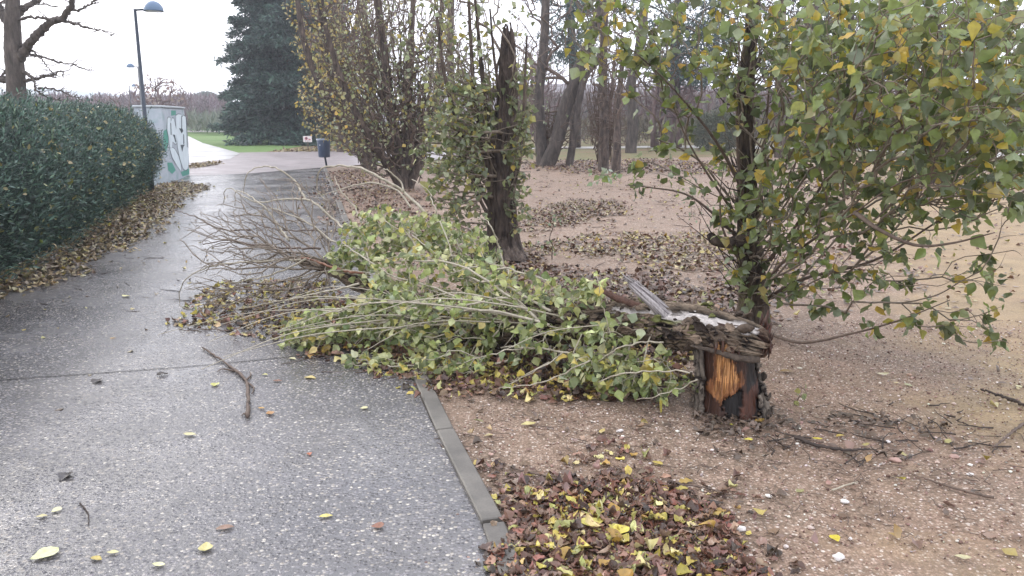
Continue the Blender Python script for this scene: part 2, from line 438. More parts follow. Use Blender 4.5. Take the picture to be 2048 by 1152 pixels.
def blob_targets(blobs):
    """volumes of foliage: image position, spread, distance range"""
    out = []
    for (cx, cy, rx, ry, y0, y1, n) in blobs:
        a = rng.normal(size=(n, 2)); a /= np.linalg.norm(a, axis=1)[:, None]; a *= np.sqrt(rng.uniform(0, 1, (n, 1)))
        for (u, v), y in zip(a, rng.uniform(y0, y1, n)): out.append(V(cx + u * rx, cy + v * ry, y))
    return np.array(out)

# ================================================================== THE SETTING
ground_pts = [(-500, -40), (500, -40), (500, 700), (-500, 700)]
poly_sheet('ground', ground_pts, -.035, M['dull'])
# bright lawn between the far paths
poly_sheet('lawn', [G(374, 262), G(374, 288), G(480, 308), G(530, 303), G(600, 292), G(640, 280), G(620, 262)] , -.027, M['lawn'])
poly_sheet('lawn', [G(200, 249), G(200, 261), G(700, 261), G(700, 249)], -.027, M['lawn'])
poly_sheet('far_path', [G(250, 260.5), G(250, 263), G(470, 264), G(640, 263.5), G(640, 261), G(470, 261)], -.02, M['farpath'])
poly_sheet('far_path', [G(2200, 322), G(2040, 319), G(1960, 313), G(1800, 303), G(1600, 297), G(1300, 294.5), G(1225, 296), G(1000, 297), G(1000, 293.5), G(1225, 292), G(1400, 290), G(1600, 292), G(1800, 296), G(1960, 303), G(2100, 307), G(2250, 310)], -.02, M['farpath'])
# gravel
gr = [(3.2, -3), (14, -3), (22, 8)] + [G(x, y) for x, y in ((2400, 350), (2048, 335), (1800, 318), (1500, 312), (1250, 318), (1150, 320), (1050, 322), (900, 330), (760, 332), (700, 331))]
KERB = [np.array([.62, -3, 0]), np.array([.30, .5, 0])] + [G(x, y) for x, y in ((1006, 1152), (918, 960), (842, 800), (800, 690), (752, 580), (690, 452), (668, 390), (650, 345), (646, 335))]
KERB = smooth_path(np.array(KERB), 60)
poly_sheet('gravel_ground', gr + [p for p in KERB[::-1]], -.004, M['gravel'])
LEFT = [np.array([-4.5, -3, 0]), np.array([-3.9, 1.0, 0])] + [G(x, y) for x, y in ((-350, 760), (-150, 650), (0, 560), (120, 500), (240, 430), (320, 372), (375, 352))]
LEFT = smooth_path(np.array(LEFT), 40)
poly_sheet('path', [p for p in LEFT] + [G(500, 347)] + [p for p in KERB[::-1]], .004, M['path'])
poly_sheet('reddish_path', [G(300, 366), G(376, 352.4), G(500, 347.4), G(646, 335.4), G(700, 331.4), G(760, 325), G(900, 318), G(1000, 308), G(900, 303), G(700, 301), G(480, 305), G(430, 312), G(300, 318)], -.001, M['plaza'])
poly_sheet('slab_path', [G(260, 275), G(376, 272), G(405, 286), G(480, 306.5), G(460, 318), G(380, 326), G(300, 325)], .006, M['slabs'])
dark = plain('joint_dirt', srgb('#2c2927'), .7)
def strip(name, pts, w, z, m):
    P = smooth_path(np.array(pts), 24); T = np.gradient(P, axis=0); Nn = np.column_stack([-T[:, 1], T[:, 0], T[:, 0] * 0]); Nn = unit(Nn)
    a = P + Nn * w / 2; b = P - Nn * w / 2; a[:, 2] = b[:, 2] = z
    n = len(P); f = np.stack([np.arange(n - 1), np.arange(n - 1) + n, np.arange(1, n) + n, np.arange(1, n)], -1)
    return tag(mk(name, np.vstack([a, b]), f, m), kind='structure')
strip('path_joint', [G(-300, 786), G(0, 762), G(200, 748), G(400, 733), G(600, 713), G(700, 700), G(790, 690)], .010, .008, dark)
strip('path_joint', [G(-100, 500), G(150, 468), G(400, 446), G(688, 450)], .02, .008, dark)
strip('path_joint', [G(376, 353), G(500, 347.7), G(646, 336)], .05, .008, dark)
for k, (a, b) in enumerate((((300, 281), (388, 279)), ((300, 289), (412, 287)), ((300, 297), (440, 294.5)), ((300, 306), (464, 302)), ((300, 316), (476, 311)))):
    strip('slab_joint', [G(*a), G(*b)], .22, .012, M['plaza'])
# hills
def hill(name, cx, cy, rx, ry, h, m):
    n = 40; vs = []; 
    for i in range(n + 1):
        for j in range(n + 1):
            u, v = -1 + 2 * i / n, -1 + 2 * j / n; r = math.hypot(u, v)
            z = h * max(0, math.cos(min(r, 1) * PI / 2)) ** 1.3 * (1 + .25 * noise.noise(Vector((u * 3, v * 3, cx * .01)))) - .5
            vs.append((cx + u * rx, cy + v * ry, z))
    i, j = np.meshgrid(np.arange(n), np.arange(n), indexing='ij'); a = (i * (n + 1) + j).ravel()
    return tag(mk(name, vs, np.stack([a, a + n + 1, a + n + 2, a + 1], -1), m, smooth=True), kind='structure')
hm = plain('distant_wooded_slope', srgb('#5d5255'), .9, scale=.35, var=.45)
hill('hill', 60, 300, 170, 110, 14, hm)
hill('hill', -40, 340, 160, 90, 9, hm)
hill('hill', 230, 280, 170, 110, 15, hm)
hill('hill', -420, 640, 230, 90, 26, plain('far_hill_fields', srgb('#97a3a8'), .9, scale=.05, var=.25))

# ================================================================== KERB
def box_along(a, b, w, h, z0, bev=.006):
    d = b - a; L = np.linalg.norm(d); d = d / L; s = np.array([d[1], -d[0], 0])
    prof = [(0, 0), (0, h - bev), (bev, h), (w - bev, h), (w, h - bev), (w, 0)]
    vs = []
    for t in (0, bev, L - bev, L):
        ins = bev if t in (0, L) else 0
        for x, z in prof: vs.append(a + d * t + s * (min(max(x, ins * .5), w - ins * .5)) + np.array([0, 0, z0 + z - (ins * .6 if z > h - 2 * bev else 0)]))
    f = [[i * 6 + j, i * 6 + (j + 1) % 6, i * 6 + 6 + (j + 1) % 6, i * 6 + 6 + j][::-1] for i in range(3) for j in range(6)]
    f += [[0, 1, 2, 3, 4, 5], [23, 22, 21, 20, 19, 18]]
    return np.array(vs), f
kL = np.concatenate([[0], np.cumsum(np.linalg.norm(np.diff(KERB, axis=0), axis=1))])
def kerb_at(s): return np.array([np.interp(s, kL, KERB[:, k]) for k in range(3)])
s0 = 3.0 ; ki = 0
kerb_e = empty('kerb', kerb_at(s0), 'low grey concrete kerb edging the wet path beside the gravel', 'kerb')
while s0 < kL[-1] - .3:
    a, b = kerb_at(s0), kerb_at(min(s0 + .985, kL[-1])); v, f = box_along(a, b, .09, .075 + .004 * math.sin(ki * 2.3), -.05)
    mk('kerb_stone', v, f, M['kerb'], kerb_e); s0 += 1.0; ki += 1

# ================================================================== FALLEN TREE AND ITS STUMP
fallen = empty('fallen_tree', (1.23, 4.27, 0), 'fallen poplar snapped off its split orange stump, leafy crown sprawling over the kerb and path', 'fallen tree')
SX, SY = 1.225, 4.27
def zloc(X, Y):      # measured face of the stump, in metres across and up
    px = 1380 + X * .2343; py = 600 + Y * .2343
    return ((px - 1478) / FPX * 4.25, (842 - py) / FPX * 4.4)
ORANGE = [zloc(*p) for p in ((200, 330), (360, 330), (352, 470), (375, 640), (400, 665), (425, 610), (452, 640), (445, 740), (395, 800), (330, 860), (290, 880), (282, 930), (215, 870), (183, 800), (215, 640), (200, 520))]
BLACK = [zloc(*p) for p in ((285, 870), (380, 800), (455, 790), (440, 1000), (420, 1060), (310, 1050), (290, 980))]
REDB = [zloc(*p) for p in ((470, 800), (560, 780), (640, 740), (640, 850), (580, 900), (560, 1040), (440, 1060), (445, 880))]
def inside(pt, poly):
    x, y = pt; c = False; n = len(poly)
    for i in range(n):
        x1, y1 = poly[i]; x2, y2 = poly[(i + 1) % n]
        if (y1 > y) != (y2 > y) and x < (x2 - x1) * (y - y1) / (y2 - y1) + x1: c = not c
    return c
# torn heartwood column
pts = np.array([(SX + .005, SY, -.04), (SX, SY, .08), (SX - .02, SY, .2), (SX - .03, SY + .01, .34), (SX - .02, SY + .02, .5)])
v, f, uv = bark_tube(pts, np.array([.185, .165, .145, .14, .10]), 200, 110, .006, 16, 3, fine=.2)
cols = np.zeros((len(v), 3)); LO = np.array(srgb('#c8935f')); LO2 = np.array(srgb('#8d5c3a')); DK = np.array(srgb('#3a241a')); BK = np.array(srgb('#17110f')); RB = np.array(srgb('#46291d'))
for i, p in enumerate(v):
    lx, lz = p[0] - SX, p[2]
    w = noise.noise(Vector((lx * 30, 1, lz * 12))) * .02 + noise.noise(Vector((lx * 90, 1, lz * 60))) * .008; w2 = noise.noise(Vector((lx * 120, 7, lz * 10))) * .014
    q = (lx + w, lz + w2 * 1.5)
    if p[1] < SY + .05 and inside(q, ORANGE):
        g = noise.noise(Vector((lx * 110, 3, lz * 6))) ; c = LO * (.88 + .35 * g); 
        if not inside((lx + w + .012, lz - .014), ORANGE) or not inside((lx - .012, lz + .016), ORANGE): c = LO2 * (.55 + .5 * g)
        if lz < .2: c = c * .35 + LO2 * .65
        if g > .3: c = c * .5
        if g < -.35: c = c * .75 + LO2 * .2
        v[i, 1] += .02 * noise.noise(Vector((lx * 70, 9, lz * 5))) + .008 * noise.noise(Vector((lx * 160, 9, lz * 9)))
    elif p[1] < SY + .05 and inside(q, BLACK): c = BK; v[i, 1] += .03
    elif p[1] < SY + .1 and inside(q, REDB): c = RB * (1 + .5 * noise.noise(Vector((lx * 90, 3, lz * 8))))
    else:
        g = noise.noise(Vector((lx * 40, p[1] * 40, lz * 9))); c = DK * (1 + .6 * g) if lx < .04 else (BK * 1.1 if g < .25 else DK * .8)
    cols[i] = c
    v[i, 1] += .012 * noise.noise(Vector((lx * 22, 5, lz * 3)))
stump = mk('stump', v, f, M['torn'], fallen, cols, True); stump['label'] = 'split stump showing raw orange wood'
# bark shell, open towards the path
pts = np.array([(SX + .01, SY + .01, -.05), (SX, SY + .01, .06), (SX - .015, SY + .01, .18), (SX - .03, SY + .02, .32), (SX - .035, SY + .03, .46)])
v, f, uv = bark_tube(pts, np.array([.208, .184, .167, .165, .160]), 190, 130, .011, 4.5, 8, plate=5, lf=6)
keep = []
for k, q in enumerate(f):
    a = math.degrees(uv[q[0], 0]); a = a - 360 if a > 180 else a; h = uv[q[0], 1] - .05
    e = 6 * noise.noise(Vector((h * 14, 3, a * .01))) ; tear = .03 * noise.noise(Vector((a * .13, 1, 0)))
    if a < -66 + e - h * 10 or a > 150: keep.append(k)
    elif a > 38 + e and h < .10 + tear - (a - 70) * .0005 + (.0 if a < 75 else .03): keep.append(k)
    elif a > 95 + e and h < .30 + 2 * tear: keep.append(k)
f = f[keep]
g1 = np.array(srgb('#3b322d')); g2 = np.array(srgb('#857a6e'))
cols = g1 * .6 + (g2 - g1 * .6) * np.clip((uv[:, 2:3] + .3) * .5 + uv[:, 3:4] * .4, 0, 1)
SHV, SHF = v, f
sh = mk('stump_bark', v, f, M['logbark'], fallen, cols, True)
md = sh.modifiers.new('thick', 'SOLIDIFY'); md.thickness = .02; md.offset = -1

# log: lies from the stump away to the left
LOGP = [(1534, 692, 4.19, .015), (1526, 690, 4.19, .07), (1500, 682, 4.20, .105), (1445, 668, 4.27, .125), (1370, 652, 4.42, .14), (1280, 643, 4.68, .145), (1190, 647, 4.92, .145), (1080, 650, 5.2, .14), (950, 645, 5.55, .13), (850, 622, 5.85, .11), (740, 575, 6.25, .075), (655, 535, 6.6, .045), (600, 520, 6.9, .028)]
pts = np.array([V(a, b, c) for a, b, c, r in LOGP]); rad = np.array([p[3] for p in LOGP])
v, f, uv = bark_tube(pts, rad * .78, 230, 760, .017, 7.5, 5, fine=.4, lf=5.0, plate=5.5); LC = bark_tube.C; LR_ = bark_tube.R
CB = np.array(srgb('#191312')); CG = np.array(srgb('#80705f')); CP = np.array(srgb('#beb6b0')); CL = np.array(srgb('#6f6f3c')); CR = np.array(srgb('#4a2a20')); CT = np.array(srgb('#96694c'))
cols = np.zeros((len(v), 3))
for i in range(len(v)):
    a, L, n1, n2 = uv[i]; d = math.degrees(a); d = d - 360 if d > 180 else d
    t = min(1, max(0, (n1 + .35) * .55 + n2 * .45 + .35 * noise.noise(Vector((d * .04, L * 9, 77))))); c = CB + (CG - CB) * t
    nn = noise.noise(Vector((d * .03, L * 4, 2))); mm = noise.noise(Vector((d * .09, L * 12, 9)))
    if .08 < L < .95:
        edge = abs(d - (62 - 18 * math.sin(L * 3.2))) - (16 + 10 * math.sin(L * 5.2 + .6)) + nn * 16 + mm * 14 + 7 * noise.noise(Vector((d * .5, L * 3, 4)))
        if edge < 0:
            fb = noise.noise(Vector((d * .6, L * 3.5, 4))); c = CP * (.95 + .5 * fb + .12 * n2); dv = v[i] - LC[i]; dv /= np.linalg.norm(dv); v[i] = LC[i] + dv * (LR_[i] * (.97 + .05 * fb))
        elif edge < 9: c = c * .55
    if .35 < L < 1.6 and 5 < d + nn * 30 < 42 and mm > -.02: c = c * .35 + CL * .65
    if L < .05 + nn * .07: c = c * .4 + CR * .35
    cols[i] = c
# knock hollows and a ragged end into it
for i in range(len(v)):
    a, L, n1, n2 = uv[i]
    v[i] += .018 * np.array([0, noise.noise(Vector((a * 1.4, L * 5, 31))), noise.noise(Vector((a * 1.4, L * 5, 57)))])
    if L < .12: v[i, 0] += .035 * noise.noise(Vector((a * 3.5, 2, 2))) + .02 * noise.noise(Vector((a * 11, 2, 2)))
log = mk('trunk', v, f, M['logbark'], fallen, cols, True); log['label'] = 'rough dark trunk with a bare pale strip on top'
LOGV, LOGUV, LOGC, LOGCOL = v.copy(), uv.copy(), LC, cols.copy()
# jagged fibres of the break at the right end
sp = []
for k in range(90):
    a = rng.uniform(0, 2 * PI); r = .085 * math.sqrt(rng.uniform(0, 1)); c = V(1537, 676, 4.25)
    p = c + np.array([-.03, r * math.cos(a), r * math.sin(a)]); ln = rng.uniform(.03, .11)
    e = p + np.array([rng.uniform(-.01, .02), rng.normal(0, .02), 0]) + np.array([.1, 0, rng.uniform(.4, 1.3)]) * ln
    v, f = tube(np.array([p, (p + e) / 2 + rng.normal(0, .004, 3), e]), np.array([.010, .007, .001]) * rng.uniform(.6, 1.5), 4)
    sp.append((v, f, np.repeat(((CR if k % 3 == 0 else DK) * rng.uniform(.6, 1.3))[None], len(v), 0)))
for k in range(26):      # fibres hanging down over the split stump
    p = np.array([SX + rng.uniform(-.14, .17), SY - .12 + rng.uniform(-.03, .02), .40 + rng.uniform(-.01, .05)]); ln = rng.uniform(.03, .10)
    e = p + np.array([rng.normal(0, .01), rng.uniform(-.02, .01), -ln])
    v, f = tube(np.array([p, (p + e) / 2, e]), np.array([.008, .006, .001]), 4)
    sp.append((v, f, np.repeat((DK * rng.uniform(.7, 1.6))[None], len(v), 0)))
for k in range(70):      # raised fibres of the raw orange wood
    x0 = rng.uniform(-.15, .01); z0 = rng.uniform(.12, .36); ln = rng.uniform(.05, .16)
    if not inside((x0, z0), ORANGE) or not inside((x0, z0 + ln * .8), ORANGE): continue
    yy = SY - math.sqrt(max(.0, .147 ** 2 - (x0 + .02) ** 2)) - .001
    p = np.array([SX + x0, yy, z0]); e = p + np.array([rng.normal(0, .006), rng.normal(-.002, .003), ln]); w_ = rng.uniform(.0015, .004)
    v, f = tube(np.array([p, p * .6 + e * .4 + [rng.normal(0, .003), -.004, 0], e]), np.array([w_ * .4, w_, w_ * .3]), 4)
    sp.append((v, f, np.repeat((LO * rng.uniform(.55, 1.35) if k % 4 else LO2 * .7)[None], len(v), 0)))
v, f, c = merge(sp); mk('splinters', v, f, M['torn'], fallen, c)
# lifted flakes and plates of bark
ii = rng.integers(0, len(LOGV), 5200); dd = np.degrees(LOGUV[ii, 0]); dd = np.where(dd > 180, dd - 360, dd)
ok = (LOGUV[ii, 1] < 2.2) & (LOGUV[ii, 1] > .13) & ~((LOGUV[ii, 1] < 1.05) & (dd > 36) & (dd < 88) & (rng.uniform(size=len(ii)) > .04)) & (rng.uniform(size=len(ii)) < .5); ii = ii[ok]; n = len(ii)
rd = unit(LOGV[ii] - LOGC[ii]); ax = unit(np.gradient(LOGC[:, :], axis=0)[::1][ii] * 0 + (LOGC[np.minimum(ii + 2300, len(LOGC) - 1)] - LOGC[np.maximum(ii - 2300, 0)]))
cfl = np.array(srgb('#2a211d')) + (np.array(srgb('#8d7a68')) - np.array(srgb('#2a211d'))) * (rng.uniform(0, 1, (n, 1)) ** 1.3); mossy = (LOGUV[ii, 1] > .3) & (rng.uniform(size=n) < .09); cfl[mossy] = srgb('#66683c')
P_f = LOGV[ii] + rd * rng.uniform(-.004, .006, (n, 1)); U_f = ax * np.where(rng.uniform(size=(n, 1)) < .5, 1, -1) + rng.normal(0, .22, (n, 3)) + rd * rng.uniform(-.02, .22, (n, 1))
fl = [leaves(P_f, U_f, rd + rng.normal(0, .25, (n, 3)), rng.uniform(.025, .10, n), cfl, OVAL_H * [1.0, 1, 1], OVAL_HF, curl=.3)]
jj = np.where(np.isin(np.arange(len(SHV)), np.unique(SHF)))[0]; jj = rng.choice(jj, 170); rd = unit((SHV[jj] - np.array([SX, SY, 0])) * [1, 1, 0]); n = len(jj)
cfl = np.array(srgb('#2a211d')) + (np.array(srgb('#82766a')) - np.array(srgb('#2a211d'))) * (rng.uniform(0, 1, (n, 1)) ** 1.3)
fl.append(leaves(SHV[jj] + rd * .003, np.array([0, 0, 1.0]) * rng.choice([-1, 1], (n, 1)) + rng.normal(0, .2, (n, 3)) + rd * .12, rd + rng.normal(0, .3, (n, 3)), rng.uniform(.02, .07, n), cfl, OVAL_H, OVAL_HF, curl=.3))
v, f, c = merge(fl); fo = mk('bark_flakes', v, f, M['logbark'], fallen, c, True); md = fo.modifiers.new('thick', 'SOLIDIFY'); md.thickness = .004
# pale splinters where the limb snapped
tipP = V(1262, 566, 4.55); dl = unit(V(1262, 566, 4.55) - V(1322, 618, 4.47)); sp2 = []
for k in range(26):
    p = tipP - dl * rng.uniform(.02, .12) + rng.normal(0, .011, 3); e = p + dl * rng.uniform(.05, .13) + rng.normal(0, .006, 3)
    v, f = tube(np.array([p, (p + e) / 2 + rng.normal(0, .003, 3), e]), np.array([.006, .005, .001]) * rng.uniform(.6, 1.6), 4); sp2.append((v, f, np.repeat((np.array(srgb('#8f8886')) * rng.uniform(.5, 1.25))[None], len(v), 0)))
v, f, c = merge(sp2); LIMB_TIP = (v, f, c); sp2 = []
for k in range(60):      # loose slivers along the bare strip
    i_ = rng.integers(0, len(LOGV)); d_ = math.degrees(LOGUV[i_, 0])
    if not (40 < d_ < 85 and LOGUV[i_, 1] < 1.0): continue
    p = LOGV[i_]; a_x = unit(LOGC[min(i_ + 2300, len(LOGC) - 1)] - LOGC[i_]); e = p + a_x * rng.uniform(.05, .16) + [0, 0, rng.uniform(0, .03)]
    v, f = tube(np.array([p, (p + e) / 2, e]), np.array([.004, .004, .001]), 4); sp2.append((v, f, np.repeat((CP * rng.uniform(.5, 1.1))[None], len(v), 0)))
v, f, c = merge(sp2); mk('loose_slivers', v, f, M['torn'], fallen, c)
# broken limb stub and bark flaps
P_ = np.array([V(1345, 640, 4.45), V(1322, 618, 4.47), V(1296, 595, 4.5), V(1262, 566, 4.55)])
v, f, uv = bark_tube(P_, np.array([.05, .034, .028, .018]), 60, 80, .012, 16, 2, lf=2)
for i in range(len(v)):
    if uv[i, 1] > .2: v[i] += (P_[3] - P_[2]) * (.35 * noise.noise(Vector((uv[i, 0] * 2, 5, 5))))
t = np.clip(uv[:, 2:3] * .8 + uv[:, 3:4], 0, 1); c = np.array(srgb('#5b5353')) + (np.array(srgb('#a39c9a')) - np.array(srgb('#5b5353'))) * t
st = mk('broken_limb', v, f, M['torn'], fallen, c, True); st['label'] = 'pale grey broken limb sticking up'
mk('splinters', LIMB_TIP[0], LIMB_TIP[1], M['torn'], st, LIMB_TIP[2])
def flap(name, P, w, th, m, col, seed, curl=.4):
    P = smooth_path(P, 30); n = len(P); T = unit(np.gradient(P, axis=0)); S_ = unit(np.cross(T, np.array([0, -.6, .8]))); Nn = np.cross(S_, T)
    vs = []; ns = 7
    for i in range(n):
        ww = w * (1 - .75 * (i / n) ** 2) * (1 + .35 * noise.noise(Vector((i * .35, seed, 1))))
        for j in range(ns):
            u = -1 + 2 * j / (ns - 1)
            vs.append(P[i] + S_[i] * u * ww / 2 - Nn[i] * (curl * ww * u * u) + Nn[i] * .006 * noise.noise(Vector((i * .5, j * .9, seed))))
    i, j = np.meshgrid(np.arange(n - 1), np.arange(ns - 1), indexing='ij'); a = (i * ns + j).ravel()
    vs = np.array(vs); c = np.array(col) * (1 + .5 * np.array([noise.noise(Vector((k * .21, seed, 3))) for k in range(len(vs))])[:, None])
    o = mk(name, vs, np.stack([a, a + 1, a + ns + 1, a + ns], -1), m, fallen, c, True)
    md = o.modifiers.new('thick', 'SOLIDIFY'); md.thickness = th; return o
flap('bark_flap', np.array([V(1520, 716, 4.09), V(1480, 713, 4.09), V(1420, 697, 4.14), V(1380, 690, 4.22)]), .045, .012, M['logbark'], srgb('#4f443b'), 1)
flap('bark_flap', np.array([V(1345, 640, 4.5), V(1290, 612, 4.6), V(1230, 590, 4.7), V(1176, 563, 4.75)]), .07, .012, M['logbark'], srgb('#5a4238'), 2)
flap('bark_flap', np.array([V(1500, 646, 4.36), V(1440, 622, 4.45), V(1380, 612, 4.55), V(1325, 596, 4.7)]), .08, .014, M['logbark'], srgb('#4a3c36'), 3, .8)

# long bare shoots traced one by one (z5: enlargement of the crown, z6: of the log)
def z5(x, y): return 300 + x * .486, 300 + y * .486
def z6(x, y): return 1000 + x * .347, 500 + y * .347
SHO = [
 (z5, [(1130, 255), (1040, 170), (940, 110), (850, 70), (740, 68), (700, 80), (688, 120), (690, 170), (720, 205)], 6.9, 7.5, .014, .004, 'p'),
 (z5, [(1075, 235), (1010, 165), (900, 135), (780, 165), (700, 190)], 6.9, 7.6, .009, .003, 'p'),
 (z5, [(1045, 170), (1030, 130), (980, 85), (955, 78)], 6.9, 6.9, .009, .004, 'p'),
 (z5, [(870, 300), (840, 230), (780, 165), (760, 105)], 7.0, 7.3, .010, .003, 'p'),
 (z5, [(1180, 260), (1150, 180), (1110, 140), (1080, 120)], 7.0, 7.2, .007, .003, 'p'),
 (z5, [(640, 205), (600, 130), (540, 85), (480, 68), (430, 75), (400, 100), (388, 150), (384, 180)], 7.3, 7.8, .010, .003, 'p'),
 (z5, [(800, 330), (760, 290), (700, 235), (640, 203), (540, 205), (450, 215), (380, 190), (340, 158), (310, 165), (303, 215)], 6.9, 7.9, .011, .003, 'p'),
 (z5, [(570, 370), (520, 300), (460, 225), (400, 185), (355, 170), (350, 230)], 7.1, 7.8, .011, .003, 'p'),
 (z5, [(810, 410), (730, 360), (650, 300), (560, 260), (490, 240), (430, 260)], 6.8, 7.4, .009, .003, 'p'),
 (z5, [(700, 405), (560, 402), (400, 385), (300, 372), (215, 390), (240, 355), (290, 330)], 6.8, 7.5, .010, .003, 'd'),
 (z5, [(880, 512), (800, 495), (740, 480), (660, 450), (600, 445)], 6.3, 6.9, .012, .009, 's'),
 (z5, [(620, 450), (500, 455), (400, 460), (300, 470), (220, 490), (150, 530), (125, 580), (125, 640), (165, 670)], 6.7, 6.9, .009, .003, 'p'),
 (z5, [(640, 450), (560, 490), (470, 520), (380, 540), (330, 545)], 6.6, 6.8, .010, .004, 'p'),
 (z5, [(860, 550), (720, 585), (620, 605), (540, 620), (430, 612)], 6.0, 6.5, .009, .003, 'p'),
 (z5, [(420, 330), (290, 325), (200, 280), (150, 262), (90, 245)], 7.4, 8.2, .008, .003, 'd'),
 (z5, [(620, 640), (480, 680), (400, 700), (330, 640), (250, 600)], 6.0, 6.3, .006, .002, 'd'),
 (z5, [(330, 770), (240, 760), (150, 745), (115, 730)], 6.1, 6.2, .005, .002, 'd'),
 (z5, [(400, 470), (360, 400), (300, 380), (240, 410), (222, 460)], 6.9, 7.2, .005, .002, 'd'),
 (z5, [(700, 330), (600, 330), (480, 320), (380, 270), (340, 280)], 7.1, 7.7, .007, .003, 'd'),
 (z5, [(600, 440), (560, 380), (480, 350), (420, 300), (360, 290)], 6.8, 7.5, .008, .003, 'd'),
 (z5, [(1646, 660), (1560, 610), (1440, 555), (1330, 530), (1230, 480), (1180, 430), (1080, 350)], 5.1, 6.4, .010, .004, 'p'),
 (z5, [(1646, 720), (1500, 680), (1380, 660), (1280, 660), (1130, 630), (980, 620), (800, 600)], 4.9, 5.7, .010, .004, 'p'),
 (z5, [(1600, 700), (1420, 560), (1260, 470), (1100, 455), (980, 460)], 5.1, 6.1, .010, .004, 'p'),
 (z5, [(1460, 495), (1440, 410), (1410, 330), (1385, 290), (1350, 275)], 6.4, 6.5, .009, .004, 'p'),
 (z5, [(1646, 820), (1560, 815), (1450, 830), (1300, 870), (1150, 900)], 4.8, 5.0, .006, .002, 'p'),
 (z5, [(1646, 870), (1500, 950), (1390, 1000)], 4.6, 4.7, .005, .002, 'p'),
 (z5, [(1300, 620), (1150, 560), (1000, 520), (860, 430), (790, 380)], 5.6, 6.5, .010, .004, 'p'),
 (z5, [(1200, 690), (1050, 740), (930, 800), (850, 850)], 5.2, 5.3, .005, .002, 'p'),
 (z6, [(700, 605), (580, 605), (380, 590), (180, 565), (2, 560)], 4.6, 5.1, .009, .005, 'p'),
 (z6, [(520, 640), (300, 740), (150, 780), (0, 790)], 4.5, 4.6, .005, .003, 'p'),
 (z6, [(740, 520), (600, 500), (400, 470), (200, 400), (0, 300)], 4.75, 5.4, .009, .005, 'p'),
 (z6, [(640, 500), (600, 350), (570, 220), (555, 150)], 4.6, 4.6, .004, .002, 'p'),
 (z6, [(1090, 705), (900, 700), (700, 710), (560, 760)], 4.2, 4.4, .005, .003, 'p'),
 (z6, [(1140, 750), (1050, 790), (900, 840), (780, 870)], 4.15, 4.3, .004, .002, 'p'),
 (z6, [(940, 530), (840, 530), (700, 560), (560, 640)], 4.5, 4.6, .006, .003, 'p'),
 (z6, [(360, 590), (330, 620), (200, 700), (60, 760)], 4.5, 4.6, .004, .002, 'p'),
]
M['stripped'] = plain('stripped_shoot_wood', srgb('#7d5642'), .5, scale=25, var=.35)
shoot_chains = []
for fn, pl, ya, yb, ra, rb, kind in SHO:
    n = len(pl); P = np.array([V(*fn(x, y), .965 * (ya + (yb - ya) * i / (n - 1)) + .05 * math.sin(i * 2.1)) for i, (x, y) in enumerate(pl)])
    P[:, 2] = np.maximum(P[:, 2], .012); P = smooth_path(P, n * 4) + rng.normal(0, .0035, (n * 4, 3)); R = np.linspace(ra, rb, n * 4) * .95
    v, f = tube(P, R, 7); mk('branch', v, f, {'p': M['twig_pale'], 'd': M['twig_brown'], 's': M['stripped']}[kind], fallen, smooth=True)
    shoot_chains.append((P, R))
# tangle of finer twigs lying over the path
roots = np.array([V(660, 540, 6.6), V(620, 520, 6.85), V(580, 505, 7.0)])
tg = np.vstack([blob_targets([(560, 440, 130, 95, 6.6, 7.9, 190), (470, 470, 120, 70, 6.4, 7.6, 150), (520, 560, 140, 75, 6.0, 6.8, 200), (430, 590, 70, 60, 6.1, 6.6, 30), (620, 400, 60, 60, 6.8, 7.6, 20)])])
tg[:, 2] = np.clip(tg[:, 2], .02, 1.1)
g_ = grow(roots, tg, .7, 0.0, .16, .06, .5); ch = skeleton_chains(*g_[:3], g_[4], rt=.0026, ex=.36, rmax=.009)
v, f = tubes(ch); mk('twigs', v, f, M['twig_mid'], fallen)
# leafy shoots
roots = np.array([p for p in smooth_path(np.array([V(a, b, c) for a, b, c, r in LOGP[4:11]]), 40)])
FB = [(760, 475, 75, 60, 6.2, 6.9, 120), (850, 470, 70, 40, 6.3, 6.9, 75), (700, 520, 50, 35, 6.2, 6.6, 40), (940, 510, 60, 45, 6.0, 6.6, 60), (850, 560, 130, 60, 5.6, 6.3, 110), (660, 660, 80, 45, 5.3, 5.7, 120), (610, 670, 42, 30, 5.3, 5.6, 60), (780, 640, 90, 70, 5.2, 5.8, 130), (900, 660, 110, 70, 5.0, 5.6, 120),
      (760, 740, 70, 30, 4.95, 5.2, 60), (900, 740, 80, 45, 4.75, 5.1, 80), (1040, 600, 90, 55, 5.0, 5.6, 80), (1160, 590, 60, 40, 4.7, 5.1, 38), (1090, 680, 90, 40, 4.6, 5.0, 36), (1200, 745, 70, 40, 4.35, 4.6, 55), (1290, 750, 60, 40, 4.25, 4.45, 40), (1230, 670, 40, 40, 4.4, 4.6, 18), (1340, 775, 40, 25, 4.2, 4.35, 10), (985, 560, 60, 40, 5.8, 6.2, 35)]
FB = [b[:6] + (int(b[6] * (1.7 if b[0] < 960 else 1.25)),) for b in FB]; tg = blob_targets(FB); tg[:, 2] = np.maximum(tg[:, 2], .03)
gg = grow(roots, tg, .45, 0.0, .2, .03, .4); ch = skeleton_chains(*gg[:3], gg[4], rt=.0021, ex=.36, rmax=.008)
lines = []
